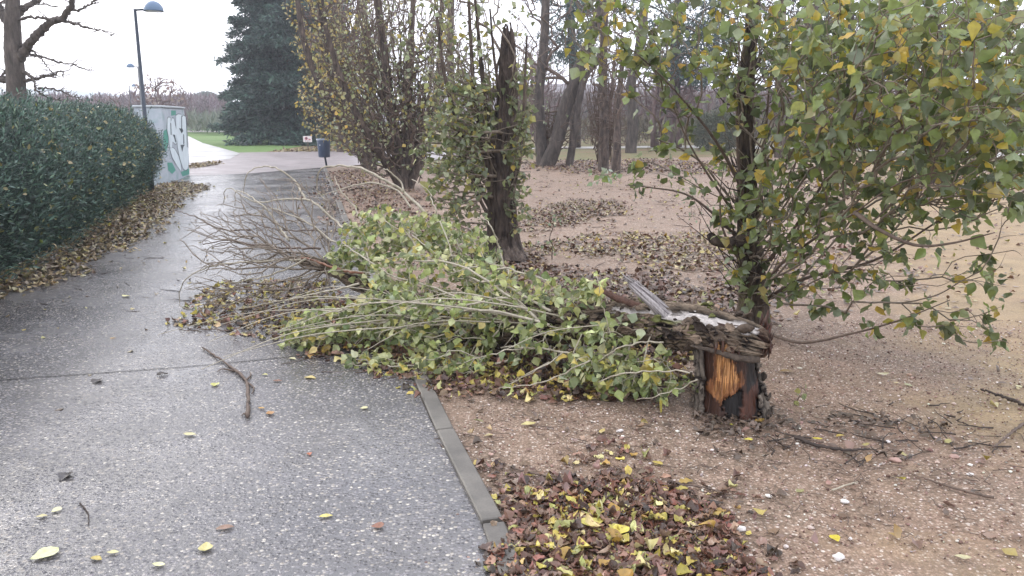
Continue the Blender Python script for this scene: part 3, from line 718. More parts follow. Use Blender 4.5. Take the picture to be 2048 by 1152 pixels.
for k in range(22):
    b_ = roots[rng.integers(2, 30)] + rng.normal(0, .02, 3); a_ = math.radians(rng.normal(190 if k % 3 else 165, 22)); L_ = rng.uniform(.9, 2.1)
    d_ = np.array([math.cos(a_), math.sin(a_), 0]) * L_ ; d_ = d_ + np.array([0, .12, 0]) * L_; hh = rng.uniform(-.02, .26)
    P_q = smooth_path(np.array([b_, b_ + d_ * .35 + [0, 0, hh * .7], b_ + d_ * .7 + [0, 0, hh], b_ + d_ + [0, 0, hh * .6 - .05]]), 14); P_q[:, 2] = np.maximum(P_q[:, 2], .03); lines.append((P_q, np.linspace(rng.uniform(.004, .008), .0018, 14)))
v, f = tubes(ch + lines); mk('shoots', v, f, M['twig_pale'], fallen)
P, D, off = leaf_sites(ch, 32, .01, .07, .12)
P2, D2, off2 = leaf_sites([c for c in shoot_chains[20:]], 5, .01, .05, .3)
P = np.vstack([P, P2]); D = np.vstack([D, D2]); P[:, 2] = np.maximum(P[:, 2], .02); n = len(P)
U = unit(D * .5 + rng.normal(0, .6, (n, 3)) + np.array([0, -.1, -.25])); Nn = unit(rng.normal(0, .7, (n, 3)) + np.array([0, -.5, .6]))
PF = pal('#8d965a', '#a2a96c', '#7a854e', '#b7b988', '#ada04c', '#677349', '#bcb270', '#59643f')
c = pick(PF, n, [5, 5, 4, 4, 1.5, 3, 1.5, 2.4])
v, f, c = leaves(P, U, Nn, rng.uniform(.034, .072, n), c * 1.2, LEAF_H, LEAF_HF, curl=.16)
mk('foliage', v, f, M['leaf_pale'], fallen, c, True)

# ================================================================== STANDING TREES
def leafmesh(name, parent, ch, per_m, size, palette, w, m, rmax=.012, spread=.05, skip=.25, hang=-.38, curl=.08, keep=None, tv=LEAF_V, cfun=None, hi=False):
    P, D, off = leaf_sites(ch, per_m, rmax, spread, skip, hi)
    if keep is not None: k = keep(P); P, D, off = P[k], D[k], off[k]
    n = len(P); U = unit(off / spread * .6 + D * .3 + rng.normal(0, .35, (n, 3)) + np.array([0, 0, hang]))
    Nn = unit(rng.normal(0, .7, (n, 3)) + np.array([0, -.3, .5])); c = pick(palette, n, w) if cfun is None else cfun(P)
    v, f, c = leaves(P, U, Nn, rng.uniform(size[0], size[1], n), c, LEAF_H, LEAF_HF, curl=.14) if hi else leaves(P, U, Nn, rng.uniform(size[0], size[1], n), c, tv=tv, curl=curl)
    return mk(name, v, f, m, parent, c, True)
def px_of(P):
    d = P - np.array([0, 0, CAM_H]); w = d[:, 1] * math.cos(PITCH) - d[:, 2] * math.sin(PITCH); h = d[:, 1] * math.sin(PITCH) + d[:, 2] * math.cos(PITCH)
    return 1024 + d[:, 0] / w * FPX, 576 - h / w * FPX

# --- foreground poplar
base = G(1507, 652)
popc = empty('poplar_tree', base, 'leafy green and yellow poplar standing behind the stump, its crown filling the upper corner', 'tree')
tp = [base, V(1506, 600, 6.1), V(1501, 520, 6.1), V(1496, 430, 6.1), V(1493, 330, 6.1), V(1490, 230, 6.12), V(1497, 120, 6.15), V(1508, 0, 6.2), V(1520, -180, 6.3)]
tp[0] = tp[1] * np.array([1, 1, 0]) + np.array([0, 0, -.03])
v, f, uv = bark_tube(np.array(tp), np.array([.15, .105, .09, .07, .058, .05, .042, .036, .03]), 80, 320, .011, 5.5, 4, plate=5, lf=3.5)
mk('trunk', v, f, M['bark_mossy'], popc, smooth=True)
roots = smooth_path(np.array(tp), 36)
LB = [V(1530, 690, 5.9)]
limbs = [[V(1520, 660, 6.0), V(1600, 685, 5.4), V(1700, 668, 5.1), V(1800, 640, 4.9), V(1900, 600, 4.8)],
         [V(1510, 600, 6.1), V(1560, 530, 5.5), V(1640, 470, 4.9), V(1710, 425, 4.5), V(1790, 370, 4.2), V(1870, 345, 4.0)],
         [V(1710, 425, 4.5), V(1760, 460, 4.3), V(1830, 490, 4.2), V(1900, 487, 4.1), V(1990, 465, 4.0)],
         [V(1505, 560, 6.1), V(1600, 440, 5.6), V(1680, 300, 5.2), V(1740, 150, 4.9), V(1790, 0, 4.6)],
         [V(1495, 400, 6.1), V(1430, 280, 5.8), V(1330, 160, 5.5), V(1240, 80, 5.3)],
         [V(1505, 480, 6.1), V(1450, 400, 5.9), V(1380, 290, 5.8), V(1338, 190, 5.7)],
         [V(1495, 500, 6.1), V(1440, 440, 6.0), V(1375, 390, 6.0), V(1300, 375, 6.0), V(1250, 370, 6.0)],
         [V(1515, 610, 6.1), V(1600, 560, 5.8), V(1750, 520, 5.4), V(1900, 430, 5.1), V(2060, 380, 4.8)],
         [V(1490, 420, 6.05), V(1478, 340, 5.95), V(1474, 240, 5.95), V(1478, 100, 5.9), V(1470, -60, 5.8)], [V(1500, 500, 6.1), V(1522, 400, 6.0), V(1530, 280, 6.0), V(1545, 120, 5.9), V(1575, -60, 5.8)], [V(1505, 560, 6.1), V(1450, 470, 5.9), V(1440, 400, 5.85), V(1448, 330, 5.9)], [V(1500, 480, 6.1), V(1545, 420, 6.3), V(1590, 330, 6.4), V(1600, 200, 6.4)]]
lch = []
for L_ in limbs:
    P = smooth_path(np.array(L_), 26); lch.append((P, np.linspace(.014, .003, 26)))
    v, f = tube(P, lch[-1][1], 8); lob = globals().setdefault('LOB', []); lob.append(mk('branch', v, f, M['twig_brown'], popc, smooth=True))
CBL = [(1900, 110, 200, 150, 3.4, 5.8, 480), (1700, 130, 170, 150, 4.0, 6.0, 420), (1540, 80, 150, 120, 4.8, 6.4, 170), (1380, 60, 150, 100, 5.2, 6.2, 150), (1240, 70, 110, 80, 5.3, 6.0, 90), (1180, 20, 80, 40, 5.3, 5.9, 16),
       (1950, 290, 150, 90, 3.9, 5.6, 250), (1750, 300, 150, 90, 4.3, 5.9, 260), (1600, 320, 90, 120, 5.0, 6.2, 110), (1620, 430, 110, 60, 4.9, 5.8, 120), (1560, 440, 90, 60, 5.2, 5.8, 45), (1780, 440, 130, 60, 4.5, 5.5, 65), (1930, 400, 110, 40, 4.2, 5.2, 40), (1560, 540, 60, 60, 5.5, 6.0, 26), (1680, 540, 90, 50, 5.0, 5.7, 28), (1840, 540, 120, 40, 4.6, 5.2, 26), (1940, 600, 90, 60, 4.6, 5.0, 24), (1990, 700, 40, 25, 4.6, 4.8, 7), (1870, 660, 50, 30, 4.7, 5.0, 9), (2010, 520, 40, 60, 4.5, 5.0, 10),
       (1330, 210, 50, 50, 5.6, 6.0, 10), (1290, 300, 60, 50, 5.6, 6.1, 8), (1200, 340, 22, 20, 5.7, 5.8, 5), (1420, 300, 60, 110, 5.7, 6.3, 26), (1510, 250, 40, 110, 5.9, 6.4, 20), (1490, 600, 22, 40, 5.9, 6.0, 14), (1450, 440, 35, 60, 5.6, 6.2, 30), (1520, 400, 50, 70, 5.6, 6.1, 50), (1560, 590, 50, 50, 5.5, 6.0, 25), (1490, 520, 45, 50, 5.8, 6.0, 24), (2030, 200, 60, 250, 3.6, 5.5, 120), (1500, 300, 42, 150, 5.6, 5.95, 42), (1500, 560, 40, 60, 5.7, 5.95, 16), (1700, 600, 70, 50, 4.9, 5.3, 16), (1960, 660, 60, 60, 4.5, 4.9, 16)]
CBL = [q[:6] + (int(q[6] * (1.35 if q[0] > 1560 and q[1] < 400 else .95)),) for q in CBL]; tg = blob_targets(CBL); tg = tg[tg[:, 2] > .25]
allroots = np.vstack([roots] + [c[0] for c in lch])
gg = grow(allroots, tg, .5, .25, .22, .025, .4)
# limbs are extra roots: drop the artificial links between them from the trunk chain
Pn, pr, cn, tips, nr = gg
ch = skeleton_chains(Pn, pr, cn, nr, rt=.0019, ex=.34, rmax=.008)
groups_ = {}
for q in ch:      # twigs belong to the limb (or trunk) they spring from
    i_ = int(np.argmin(np.abs(Pn - q[0][0]).sum(1)))
    while i_ >= nr: i_ = pr[i_]
    groups_.setdefault(-1 if i_ < 36 else (i_ - 36) // 26, []).append(q)
for g_i, cl in groups_.items():
    v, f = tubes(cl); mk('twigs', v, f, M['twig_mid'], popc if g_i < 0 else LOB[g_i])
PC_ = pal('#6d7a40', '#7d8b48', '#59663a', '#8a965c', '#98a480', '#96913f', '#b29c40', '#c0a446', '#4a5634')
def ccol(P):
    n = len(P); w = np.array([5, 5, 5, 3.2, 2, 2.4, 1.1, 1.0, 3.0]); c = pick(PC_, n, w)
    x, y = px_of(P); yel = (rng.uniform(size=n) < np.clip((330 - y) / 2200, 0, .13)); c[yel] = pick(pal('#a89a3a', '#b89a38', '#8f9140'), yel.sum()); return c
leafmesh('foliage', popc, ch + lch, 15.5, (.042, .09), PC_, None, M['leaf'], .009, .06, .15, cfun=ccol, hi=True)
# dark spiky knots on the trunk
sp = []
for k in range(150):
    z = rng.uniform(.15, 2.0); i = np.argmin(abs(roots[:, 2] - z)); a = rng.uniform(0, 2 * PI); b = roots[i]
    d = np.array([math.cos(a), math.sin(a), rng.uniform(.1, 1.6)]); d /= np.linalg.norm(d); L = rng.uniform(.06, .45) * (1.3 if z < .8 else .8)
    P = np.array([b + d * .05, b + d * (.05 + L * .5) + rng.normal(0, .012, 3), b + d * (.05 + L) + np.array([0, 0, L * .3])]); sp.append((P, np.array([.008, .005, .0015])))
v, f = tubes(sp); mk('spurs', v, f, M['twig_dark'], popc)
kp = [V(1493, 478, 6.05), V(1460, 486, 5.98), V(1430, 480, 5.96), V(1418, 468, 5.96)]
v, f, uv = bark_tube(np.array(kp), np.array([.06, .035, .03, .012]), 24, 24, .012, 14, 9); mk('knot', v, f, M['bark_dark'], popc, smooth=True)

# --- middle poplar with the snapped top
base = G(1008, 528)
popb = empty('poplar_tree', base, 'dark trunked poplar with snapped top and leafy suckers behind the fallen crown', 'tree')
tp = [base + np.array([0, .1, -.04]), V(1006, 490, 9.0), V(1003, 420, 9.0), V(1006, 330, 9.0), V(1012, 240, 9.0), V(1015, 150, 9.0), V(1016, 85, 9.0), V(1017, 58, 9.0)]
v, f, uv = bark_tube(np.array(tp), np.array([.30, .185, .15, .135, .115, .085, .06, .03]), 120, 340, .018, 4, 6, plate=5, lf=3.5)
for i in range(len(v)):
    if v[i, 2] > tp[-2][2]: v[i, 2] += .10 * noise.noise(Vector((uv[i, 0] * 2.3, 3, 3)))
mk('trunk', v, f, M['bark_dark'], popb, smooth=True)
st = []
for pl in ([(990, 330), (975, 230), (962, 130), (955, 40), (940, -80)], [(995, 400), (965, 280), (945, 160), (940, 20), (925, -100)], [(990, 430), (940, 330), (905, 210), (880, 100), (868, -60)], [(1012, 420), (1040, 320), (1048, 200), (1052, 100), (1060, 0)], [(985, 380), (1000, 200), (985, 90), (975, -60)], [(990, 450), (960, 400), (915, 300), (890, 260)]):
    P = smooth_path(np.array([V(x, y, 8.95 - .1 * i) for i, (x, y) in enumerate(pl)]), 20); R = np.linspace(.035 if len(st) < 3 else .02, .006, 20)
    v, f, uv = bark_tube(P[::4], R[::4], 12, 60, .004, 20, len(st)); mk('branch', v, f, M['bark_dark'], popb, smooth=True); st.append((P, R))
roots = smooth_path(np.array(tp), 30)[1:22]
BBL = [(915, 215, 70, 70, 8.3, 9.4, 85), (900, 290, 75, 70, 8.2, 9.2, 120), (915, 370, 62, 60, 8.2, 9.0, 100), (930, 435, 48, 45, 8.3, 8.9, 44), (945, 300, 40, 90, 8.3, 8.9, 50), (1042, 330, 24, 90, 8.5, 9.2, 50), (1035, 420, 20, 50, 8.6, 9.0, 16), (900, 120, 60, 70, 8.4, 9.6, 40), (960, 80, 60, 100, 8.6, 9.6, 34), (1045, 180, 25, 90, 8.7, 9.4, 16), (850, 60, 50, 90, 8.6, 9.6, 22), (950, -60, 130, 80, 8.4, 9.6, 30), (1000, 270, 30, 50, 8.6, 8.8, 6), (940, 478, 26, 18, 8.5, 8.9, 6)]
BBL = [b[:6] + (int(b[6] * 2.3),) for b in BBL]; tg = blob_targets(BBL); gg = grow(np.vstack([roots] + [s[0][2:] for s in st[:2]]), tg, .12, 1.6, .3, .04, .4); ch = skeleton_chains(*gg[:3], gg[4], rt=.0028, ex=.42, rmax=.02)
ch2 = []
for k in range(60):
    b_ = roots[rng.integers(0, 16)]; xt = rng.uniform(845, 985) if k % 4 else rng.uniform(1040, 1075); q = V(xt, rng.uniform(-60, 260), rng.uniform(8.4, 9.5)); m_ = V(.45 * 1005 + .55 * xt, 330, .5 * (b_[1] + q[1])) ; m_[2] = b_[2] * .5 + q[2] * .5
    if q[2] > b_[2] + .4: ch2.append((smooth_path(np.array([b_, m_, q]), 14) + rng.normal(0, .01, (14, 3)), np.linspace(rng.uniform(.006, .012), .002, 14)))
ch = ch + ch2; v, f = tubes(ch); mk('suckers', v, f, M['twig_mid'], popb)
PB = pal('#80875a', '#939865', '#6c7650', '#a3a05a', '#a0a886', '#b09e48', '#5e6844')
leafmesh('foliage', popb, ch, 15, (.045, .08), PB, [5, 4, 4, 2, 2, 1.3, 3], M['leaf'], .009, .06, .25, hi=True, keep=lambda P: (px_of(P)[1] > 150) | (rng.uniform(size=len(P)) < .35))

# --- generic multi stemmed / bare trees
def tree(label, base, stems, blobs, leaf=None, group=None, rt=.004, ex=.45, down=1.6, wl=.12, bark='bark_dark', twig='twig_brown', name='tree', sides=20, rings=70, seg=.5, rmax=.06, fan=None):
    e = empty(name, base, label, 'tree', group); roots = None
    for k, (pl, r0, r1) in enumerate(stems):
        P = np.array(pl); P[0, 2] = min(P[0, 2], -.05)
        v, f, uv = bark_tube(P, np.linspace(r0, r1, len(P)), sides, rings, r0 * .12, 2.2 / max(r0, .03) * .3, k + base[0])
        mk('trunk' if k == 0 else 'limb', v, f, M[bark], e, smooth=True)
        Q = smooth_path(P, 16); roots = Q if roots is None else np.vstack([roots, Q])
    blobs = [q[:6] + (int(q[6] * (2.0 if leaf else 1.5)),) for q in blobs]; tg = blob_targets(blobs); gg = grow(roots, tg, wl, down, seg, .05, .4)
    ch = skeleton_chains(*gg[:3], gg[4], rt=rt, ex=ex * .85, rmax=rmax)
    if fan:
        for _ in range(fan[0]):
            b_ = base + np.array([rng.normal(0, .15), rng.normal(0, .15), rng.uniform(.1, .9)]); xt = rng.uniform(fan[1], fan[2]); q = V(xt, rng.uniform(fan[3], fan[4]), fan[5] + rng.normal(0, .5))
            m_ = (b_ + q) / 2 + np.array([(q[0] - b_[0]) * .14, 0, 0]); ch.append((smooth_path(np.array([b_, m_, q]), 12) + rng.normal(0, .02, (12, 3)), np.linspace(rng.uniform(.012, .028), .004, 12)))
    v, f = tubes(ch); mk('branches', v, f, M[twig], e)
    if leaf: leafmesh('crown', e, ch, **leaf)
    return e, ch
PA = pal('#8c8450', '#a8934a', '#bf9a48', '#7c8054', '#6a7249', '#c9a45c')
def acol(P):
    x, y = px_of(P); n = len(P); c = pick(pal('#8b9162', '#798158', '#9aa078', '#a0985c', '#676f4c'), n)
    y_ = rng.uniform(size=n) < np.clip((760 - x) / 160, .06, .8); c[y_] = pick(pal('#b3a055', '#c4a854', '#a59a52', '#ccb468', '#98954f'), y_.sum()); return c
b2 = G(742, 337)
tree('yellow leaved multi-stemmed poplar beyond the litter bin, in front of the dark conifer', b2, fan=(90, 585, 800, -80, 150, 24.5), stems= [([V(742, 340, 25), V(720, 290, 25), V(690, 210, 25), V(660, 110, 24.8), V(640, 0, 24.5), V(632, -90, 24.3)], .17, .07), ([V(745, 338, 25), V(742, 250, 25), V(740, 150, 25.3), V(730, 40, 25.5), V(720, -80, 25.6)], .14, .07), ([V(740, 335, 25), V(700, 270, 24.6), V(650, 190, 24), V(610, 90, 23.8), V(590, -40, 23.6)], .14, .05)],
     blobs=[(655, 200, 60, 80, 23.5, 25.5, 300), (690, 110, 90, 90, 23.5, 26, 270), (640, 80, 60, 80, 23.5, 25, 130), (720, 0, 110, 80, 23.5, 26, 160), (700, 250, 50, 50, 24, 25.5, 130), (620, 0, 60, 60, 23.5, 25, 60)],
     leaf=dict(per_m=5.2, size=(.08, .13), palette=PA, w=None, m=M['leaf'], rmax=.014, spread=.12, cfun=acol), rt=.006)
b1 = G(812, 374)
tree('bushy multi-stemmed poplar fanning out from a squat dark base left of the snapped one', b1, fan=(110, 650, 920, -80, 160, 18.4), stems= [([V(812, 376, 18.6), V(800, 330, 18.6), V(785, 240, 18.5), V(770, 120, 18.3), V(755, 0, 18.2), V(745, -90, 18)], .14, .045), ([V(812, 374, 18.7), V(815, 300, 18.7), V(818, 200, 18.8), V(822, 80, 19), V(830, -60, 19.2)], .12, .04), ([V(808, 372, 18.6), V(770, 320, 18.2), V(720, 240, 17.8), V(680, 150, 17.5), V(650, 50, 17.3)], .11, .04), ([V(816, 374, 18.6), V(840, 320, 18.5), V(868, 230, 18.4), V(880, 100, 18.3), V(885, -40, 18.2)], .10, .03)],
     blobs=[(760, 200, 80, 80, 17.2, 19.5, 300), (830, 180, 60, 90, 17.6, 19.5, 200), (800, 90, 110, 90, 17.4, 19.8, 220), (720, 260, 60, 50, 17.4, 19, 150), (800, 290, 60, 45, 17.8, 19.2, 150), (820, 0, 110, 70, 17.5, 19.8, 120), (680, 140, 50, 80, 17.3, 18.5, 90), (770, 330, 50, 25, 18, 19, 50)],
     leaf=dict(per_m=5.4, size=(.07, .11), palette=PA, w=None, m=M['leaf'], rmax=.014, spread=.12, cfun=acol, keep=lambda P: rng.uniform(size=len(P)) < np.clip(px_of(P)[1] / 170, .12, 1)), rt=.005)
b = G(1092, 328)
tree('pair of stout dark trunks forking from one base, one leaning to the right, sparse twigs', b, fan=(40, 1020, 1190, 120, 270, 27.2), stems= [([V(1092, 332, 27.2), V(1112, 285, 27.2), V(1135, 205, 27.2), V(1165, 120, 27.2), V(1195, 40, 27), V(1215, -80, 27)], .24, .13), ([V(1086, 330, 27.4), V(1080, 270, 27.5), V(1078, 180, 27.6), V(1088, 90, 27.8), V(1094, -80, 28)], .2, .12), ([V(1140, 195, 27.2), V(1165, 170, 27), V(1195, 120, 26.8), V(1212, 60, 26.6)], .12, .06)],
     blobs=[(1135, 260, 50, 40, 26.5, 28, 40), (1150, 80, 90, 100, 26, 29, 60), (1060, 60, 60, 90, 26.5, 29, 50), (1060, 200, 35, 80, 27, 28.5, 50), (1150, -40, 120, 70, 26, 29, 50)],
     leaf=dict(per_m=1.3, size=(.09, .13), palette=pal('#7b8a63', '#667552', '#93a07a'), w=None, m=M['leaf'], rmax=.014, spread=.12, keep=lambda P: (px_of(P)[0] < 1100) | (rng.uniform(size=len(P)) < .2)), rt=.009, bark='bark_grey')
b = G(1207, 337)
tree('upright trunk ringed by straight reddish shoots on the far side of the gravel', b, fan=(80, 1160, 1255, 20, 260, 24.4), stems= [([V(1207, 340, 24.5), V(1208, 250, 24.5), V(1206, 150, 24.6), V(1208, 60, 24.6), V(1216, -90, 24.8)], .15, .08)],
     blobs=[(1205, 210, 32, 70, 24, 25, 110), (1190, 260, 22, 40, 24.1, 25, 50), (1215, 110, 45, 70, 24, 25.2, 60), (1210, 0, 60, 70, 24, 25, 40)], leaf=None, rt=.007, down=3)
b = G(1232, 342)
tree('shorter reddish clump beside the sheaf of straight shoots', b, [([V(1232, 343, 23.6), V(1234, 280, 23.6), V(1238, 200, 23.7), V(1245, 120, 23.8)], .13, .05)], [(1236, 240, 22, 70, 23.2, 24, 60), (1245, 150, 25, 50, 23.3, 24, 30)], None, rt=.007, down=3)
b = G(1262, 301)
tree('tall bare tree with a wavering trunk behind the reddish shoots', b, [([V(1262, 300, 38), V(1266, 230, 38), V(1262, 170, 38), V(1278, 100, 38), V(1290, 0, 38), V(1288, -90, 38)], .25, .15)], [(1300, 110, 70, 80, 36, 40, 80), (1270, 20, 90, 70, 36, 40, 70), (1240, 150, 40, 50, 37, 39, 30)], None, rt=.011, bark='bark_grey')
b = G(1868, 366)
tree('dark bushy poplar on the far right, half hidden, brambly at its foot', b, [([V(1868, 366, 19.5), V(1866, 300, 19.5), V(1864, 200, 19.5), V(1866, 100, 19.5), V(1872, -60, 19.5)], .24, .1), ([V(1872, 366, 19.4), V(1890, 300, 19.3), V(1905, 200, 19.2), V(1915, 60, 19.1)], .12, .04)],
     [(1860, 320, 55, 40, 18.8, 20, 200), (1870, 230, 60, 80, 18.8, 20.2, 170), (1880, 100, 80, 100, 18.8, 20.2, 170)],
     dict(per_m=4.5, size=(.07, .11), palette=pal('#5d6b3a', '#4b5a32', '#76803f', '#3f4c2c'), w=None, m=M['leaf'], rmax=.016, spread=.12), rt=.006)
b = G(1628, 304)
tree('bare dark trunked tree seen through the leaves, right of the near trunk', b, [([V(1628, 304, 36), V(1627, 200, 36), V(1624, 100, 36), V(1620, -80, 36)], .36, .22)], [(1620, 100, 90, 90, 34, 38, 120), (1610, -10, 110, 70, 34, 38, 60)], None, rt=.012)
b = G(1560, 310)
tree('slimmer bare tree seen through the leaves beside the near trunk', b, [([V(1560, 310, 33), V(1558, 200, 33), V(1562, 100, 33), V(1568, -80, 33)], .2, .12)], [(1555, 120, 60, 80, 32, 34, 70), (1560, 0, 70, 60, 32, 34, 50)], None, rt=.01)
b = G(1968, 318)
tree('slender bare tree by the far pale path near the picture edge', b, [([V(1968, 318, 30), V(1966, 200, 30), V(1962, 100, 30), V(1958, -80, 30)], .15, .09)], [(1960, 150, 70, 80, 29, 31, 80), (1970, 20, 90, 70, 29, 31, 60)], None, rt=.009)
b = G(684, 298)
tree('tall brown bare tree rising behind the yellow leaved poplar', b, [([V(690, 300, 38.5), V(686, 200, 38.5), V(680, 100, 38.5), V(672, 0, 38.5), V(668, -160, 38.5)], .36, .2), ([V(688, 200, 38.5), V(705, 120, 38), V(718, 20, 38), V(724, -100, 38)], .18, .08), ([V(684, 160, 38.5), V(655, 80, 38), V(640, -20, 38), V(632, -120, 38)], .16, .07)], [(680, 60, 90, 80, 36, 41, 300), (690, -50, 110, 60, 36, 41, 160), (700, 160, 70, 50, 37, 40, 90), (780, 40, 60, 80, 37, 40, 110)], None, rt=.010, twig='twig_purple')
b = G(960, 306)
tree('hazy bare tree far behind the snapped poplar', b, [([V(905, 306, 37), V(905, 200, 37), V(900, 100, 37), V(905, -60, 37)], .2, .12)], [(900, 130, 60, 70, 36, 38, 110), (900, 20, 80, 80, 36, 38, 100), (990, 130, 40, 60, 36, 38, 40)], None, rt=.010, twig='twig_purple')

# --- leafless tree behind the hedge, traced branch by branch
LY = 21.0; b = V(40, 320, LY); b[2] = 0
e = empty('bare_tree', b, 'big leafless tree standing behind the dark hedge, long crooked side branches', 'tree')
def zl(x, y): return x / 4.8, y / 4.8
P = np.array([b, V(40, 240, LY), V(34, 190, LY), V(30, 140, LY), V(26, 90, LY), V(24, 40, LY), V(26, 0, LY), V(25, -90, LY)])
v, f, uv = bark_tube(P, np.array([.36, .27, .225, .205, .19, .18, .14, .11]), 40, 150, .018, 5, 4); mk('trunk', v, f, M['bark_grey'], e, smooth=True)
LBR = [([(190, 560), (240, 490), (300, 400), (390, 300), (500, 205), (590, 180), (650, 100), (690, 60), (690, -60)], .12, .06, -1.2), ([(690, 85), (750, 100), (820, 60), (920, 5), (1000, -50)], .035, .015, -1.2), ([(170, 200), (240, 175), (340, 165), (450, 180), (510, 200)], .03, .03, -1.), ([(590, 195), (700, 220), (800, 250), (900, 282), (970, 290), (1080, 345)], .035, .008, -1.2),
       ([(230, 510), (330, 530), (450, 560), (590, 600), (700, 620), (800, 660), (910, 682)], .035, .008, -.6), ([(270, 460), (330, 500), (400, 570), (440, 620), (510, 700), (550, 760)], .025, .006, -.7), ([(205, 780), (320, 760), (430, 735), (520, 715), (600, 680), (600, 740)], .045, .012, -.8), ([(200, 680), (270, 715), (310, 750), (330, 800), (335, 860)], .05, .02, -.7), ([(170, 410), (220, 440), (260, 450)], .03, .03, -.2),
       ([(150, 180), (200, 110), (280, 50), (370, 0), (450, -60)], .09, .05, .8), ([(80, 200), (40, 150), (0, 90), (-60, 0)], .13, .09, .5), ([(90, 770), (30, 765), (-60, 760)], .08, .06, .3), ([(90, 690), (50, 690), (0, 750)], .04, .02, .2), ([(100, 20), (50, 15), (-40, 30)], .04, .02, .2), ([(180, 60), (300, 55), (420, 45), (520, 65)], .02, .008, .5), ([(370, 850), (480, 850), (600, 880), (680, 920), (800, 930)], .03, .008, -.5), ([(330, 860), (450, 930), (560, 960), (660, 965), (700, 990)], .03, .008, -.5)]
bch = []
for pl, r0, r1, dy in LBR:
    n = len(pl); P = np.array([V(*zl(x, y), LY + dy * i / n) for i, (x, y) in enumerate(pl)]); Q = smooth_path(P, n * 6) + rng.normal(0, .012, (n * 6, 3))
    v, f = tube(Q, np.linspace(r0, r1, n * 6) * (1 + .12 * rng.normal(size=n * 6)), 8); mk('branch', v, f, M['bark_grey'], e, smooth=True); bch.append(Q)
tw = []
for Q in bch:
    for _ in range(len(Q) // 3):
        i = rng.integers(2, len(Q)); p = Q[i]; d = unit(rng.normal(0, 1, 3)); d[2] = abs(d[2]) * .6 - .2; L = rng.uniform(.06, .5)
        tw.append((np.array([p, p + d * L * .5 + rng.normal(0, .03, 3), p + d * L + rng.normal(0, .05, 3)]), np.array([.014, .01, .006])))
v, f = tubes(tw, lambda r: 4); mk('twigs', v, f, M['bark_grey'], e)

# --- conifers
def conifer(label, base, h, r, n, palette, low=.06, group=None, droop=.12, top_pow=.85, spray=(.35, .7), name='conifer', whorl=0):
    e = empty(name, base, label, 'tree', group)
    v, f, uv = bark_tube(np.array([base, base + np.array([0, 0, h * .5]), base + np.array([.1, 0, h])]), np.array([.035 * h, .02 * h, .004 * h]), 16, 40, .02, 5, 2)
    mk('trunk', v, f, M['bark_dark'], e, smooth=True)
    chains = []; P_, U_ = [], []
    for k in range(n):
        u = (k + rng.uniform(0, 1)) / n
        if whorl: u = max(0, (math.floor(u * whorl) + rng.normal(0, .13)) / whorl)
        z = h * (low + (1 - low) * u); a = rng.uniform(0, 2 * PI)
        L = r * max(0, 1 - u) ** top_pow * rng.uniform(.6, 1.15) + .15
        d = np.array([math.cos(a), math.sin(a), 0]); m = 9; t = np.linspace(0, 1, m)
        lift = (.10 + .35 * u) * L
        Q = base + np.array([0, 0, z]) + d * (t * L)[:, None] + np.array([0, 0, 1]) * (lift * t - droop * L * t ** 2 * 2.0)[:, None] + rng.normal(0, .02 * L, (m, 3)) * t[:, None]
        chains.append((Q, np.linspace(.03, .006, m)))
        ns = int(20 + 44 * L); s = rng.uniform(.15, 1.0, ns) ** .8; i = np.minimum((s * (m - 1)).astype(int), m - 2); w = (s * (m - 1) - i)[:, None]
        side = np.cross(d, [0, 0, 1]); sw = rng.uniform(-1, 1, ns) * .26 * L * np.sqrt(s * (1.05 - s) * 2 + .05)
        p = Q[i] * (1 - w) + Q[i + 1] * w + side * sw[:, None] + np.array([0, 0, 1]) * rng.normal(0, .035, ns)[:, None]
        P_.append(p); U_.append(d * .8 + side * (np.sign(sw) * .7)[:, None] + rng.normal(0, .3, (ns, 3)) + np.array([0, 0, -.15]))
    v, f = tubes(chains, lambda r: 4); mk('branches', v, f, M['twig_dark'], e)
    P_ = np.vstack(P_); U_ = np.vstack(U_); n = len(P_); c = pick(palette, n)
    parts = []
    for q in range(5):
        parts.append(leaves(P_ + rng.normal(0, .1, (n, 3)), U_ + rng.normal(0, .55, (n, 3)), rng.normal(0, .5, (n, 3)) + [0, 0, .7], rng.uniform(spray[0], spray[1], n), c, SPRIG_V * [.8, 1, 1], SPRIG_F))
    v, f, c = merge(parts); mk('crown', v, f, M['needle'], e, c); return e
b = G(598, 286); conifer('large dark blue-green conifer with layered branches on the lawn behind the bin', b, 23, 4.4, 640, pal('#36524f', '#436259', '#2b4543', '#527265', '#243839'), low=.03, top_pow=.85, whorl=34, spray=(.2, .42))
b = G(395, 250); b2 = G(418, 249)
conifer('round topped evergreen in the distance left of the large conifer', b2, 6.4, 5.5, 110, pal('#5b7268', '#4f655c', '#68806f'), top_pow=.5, spray=(.7, 1.2), name='evergreen_tree')
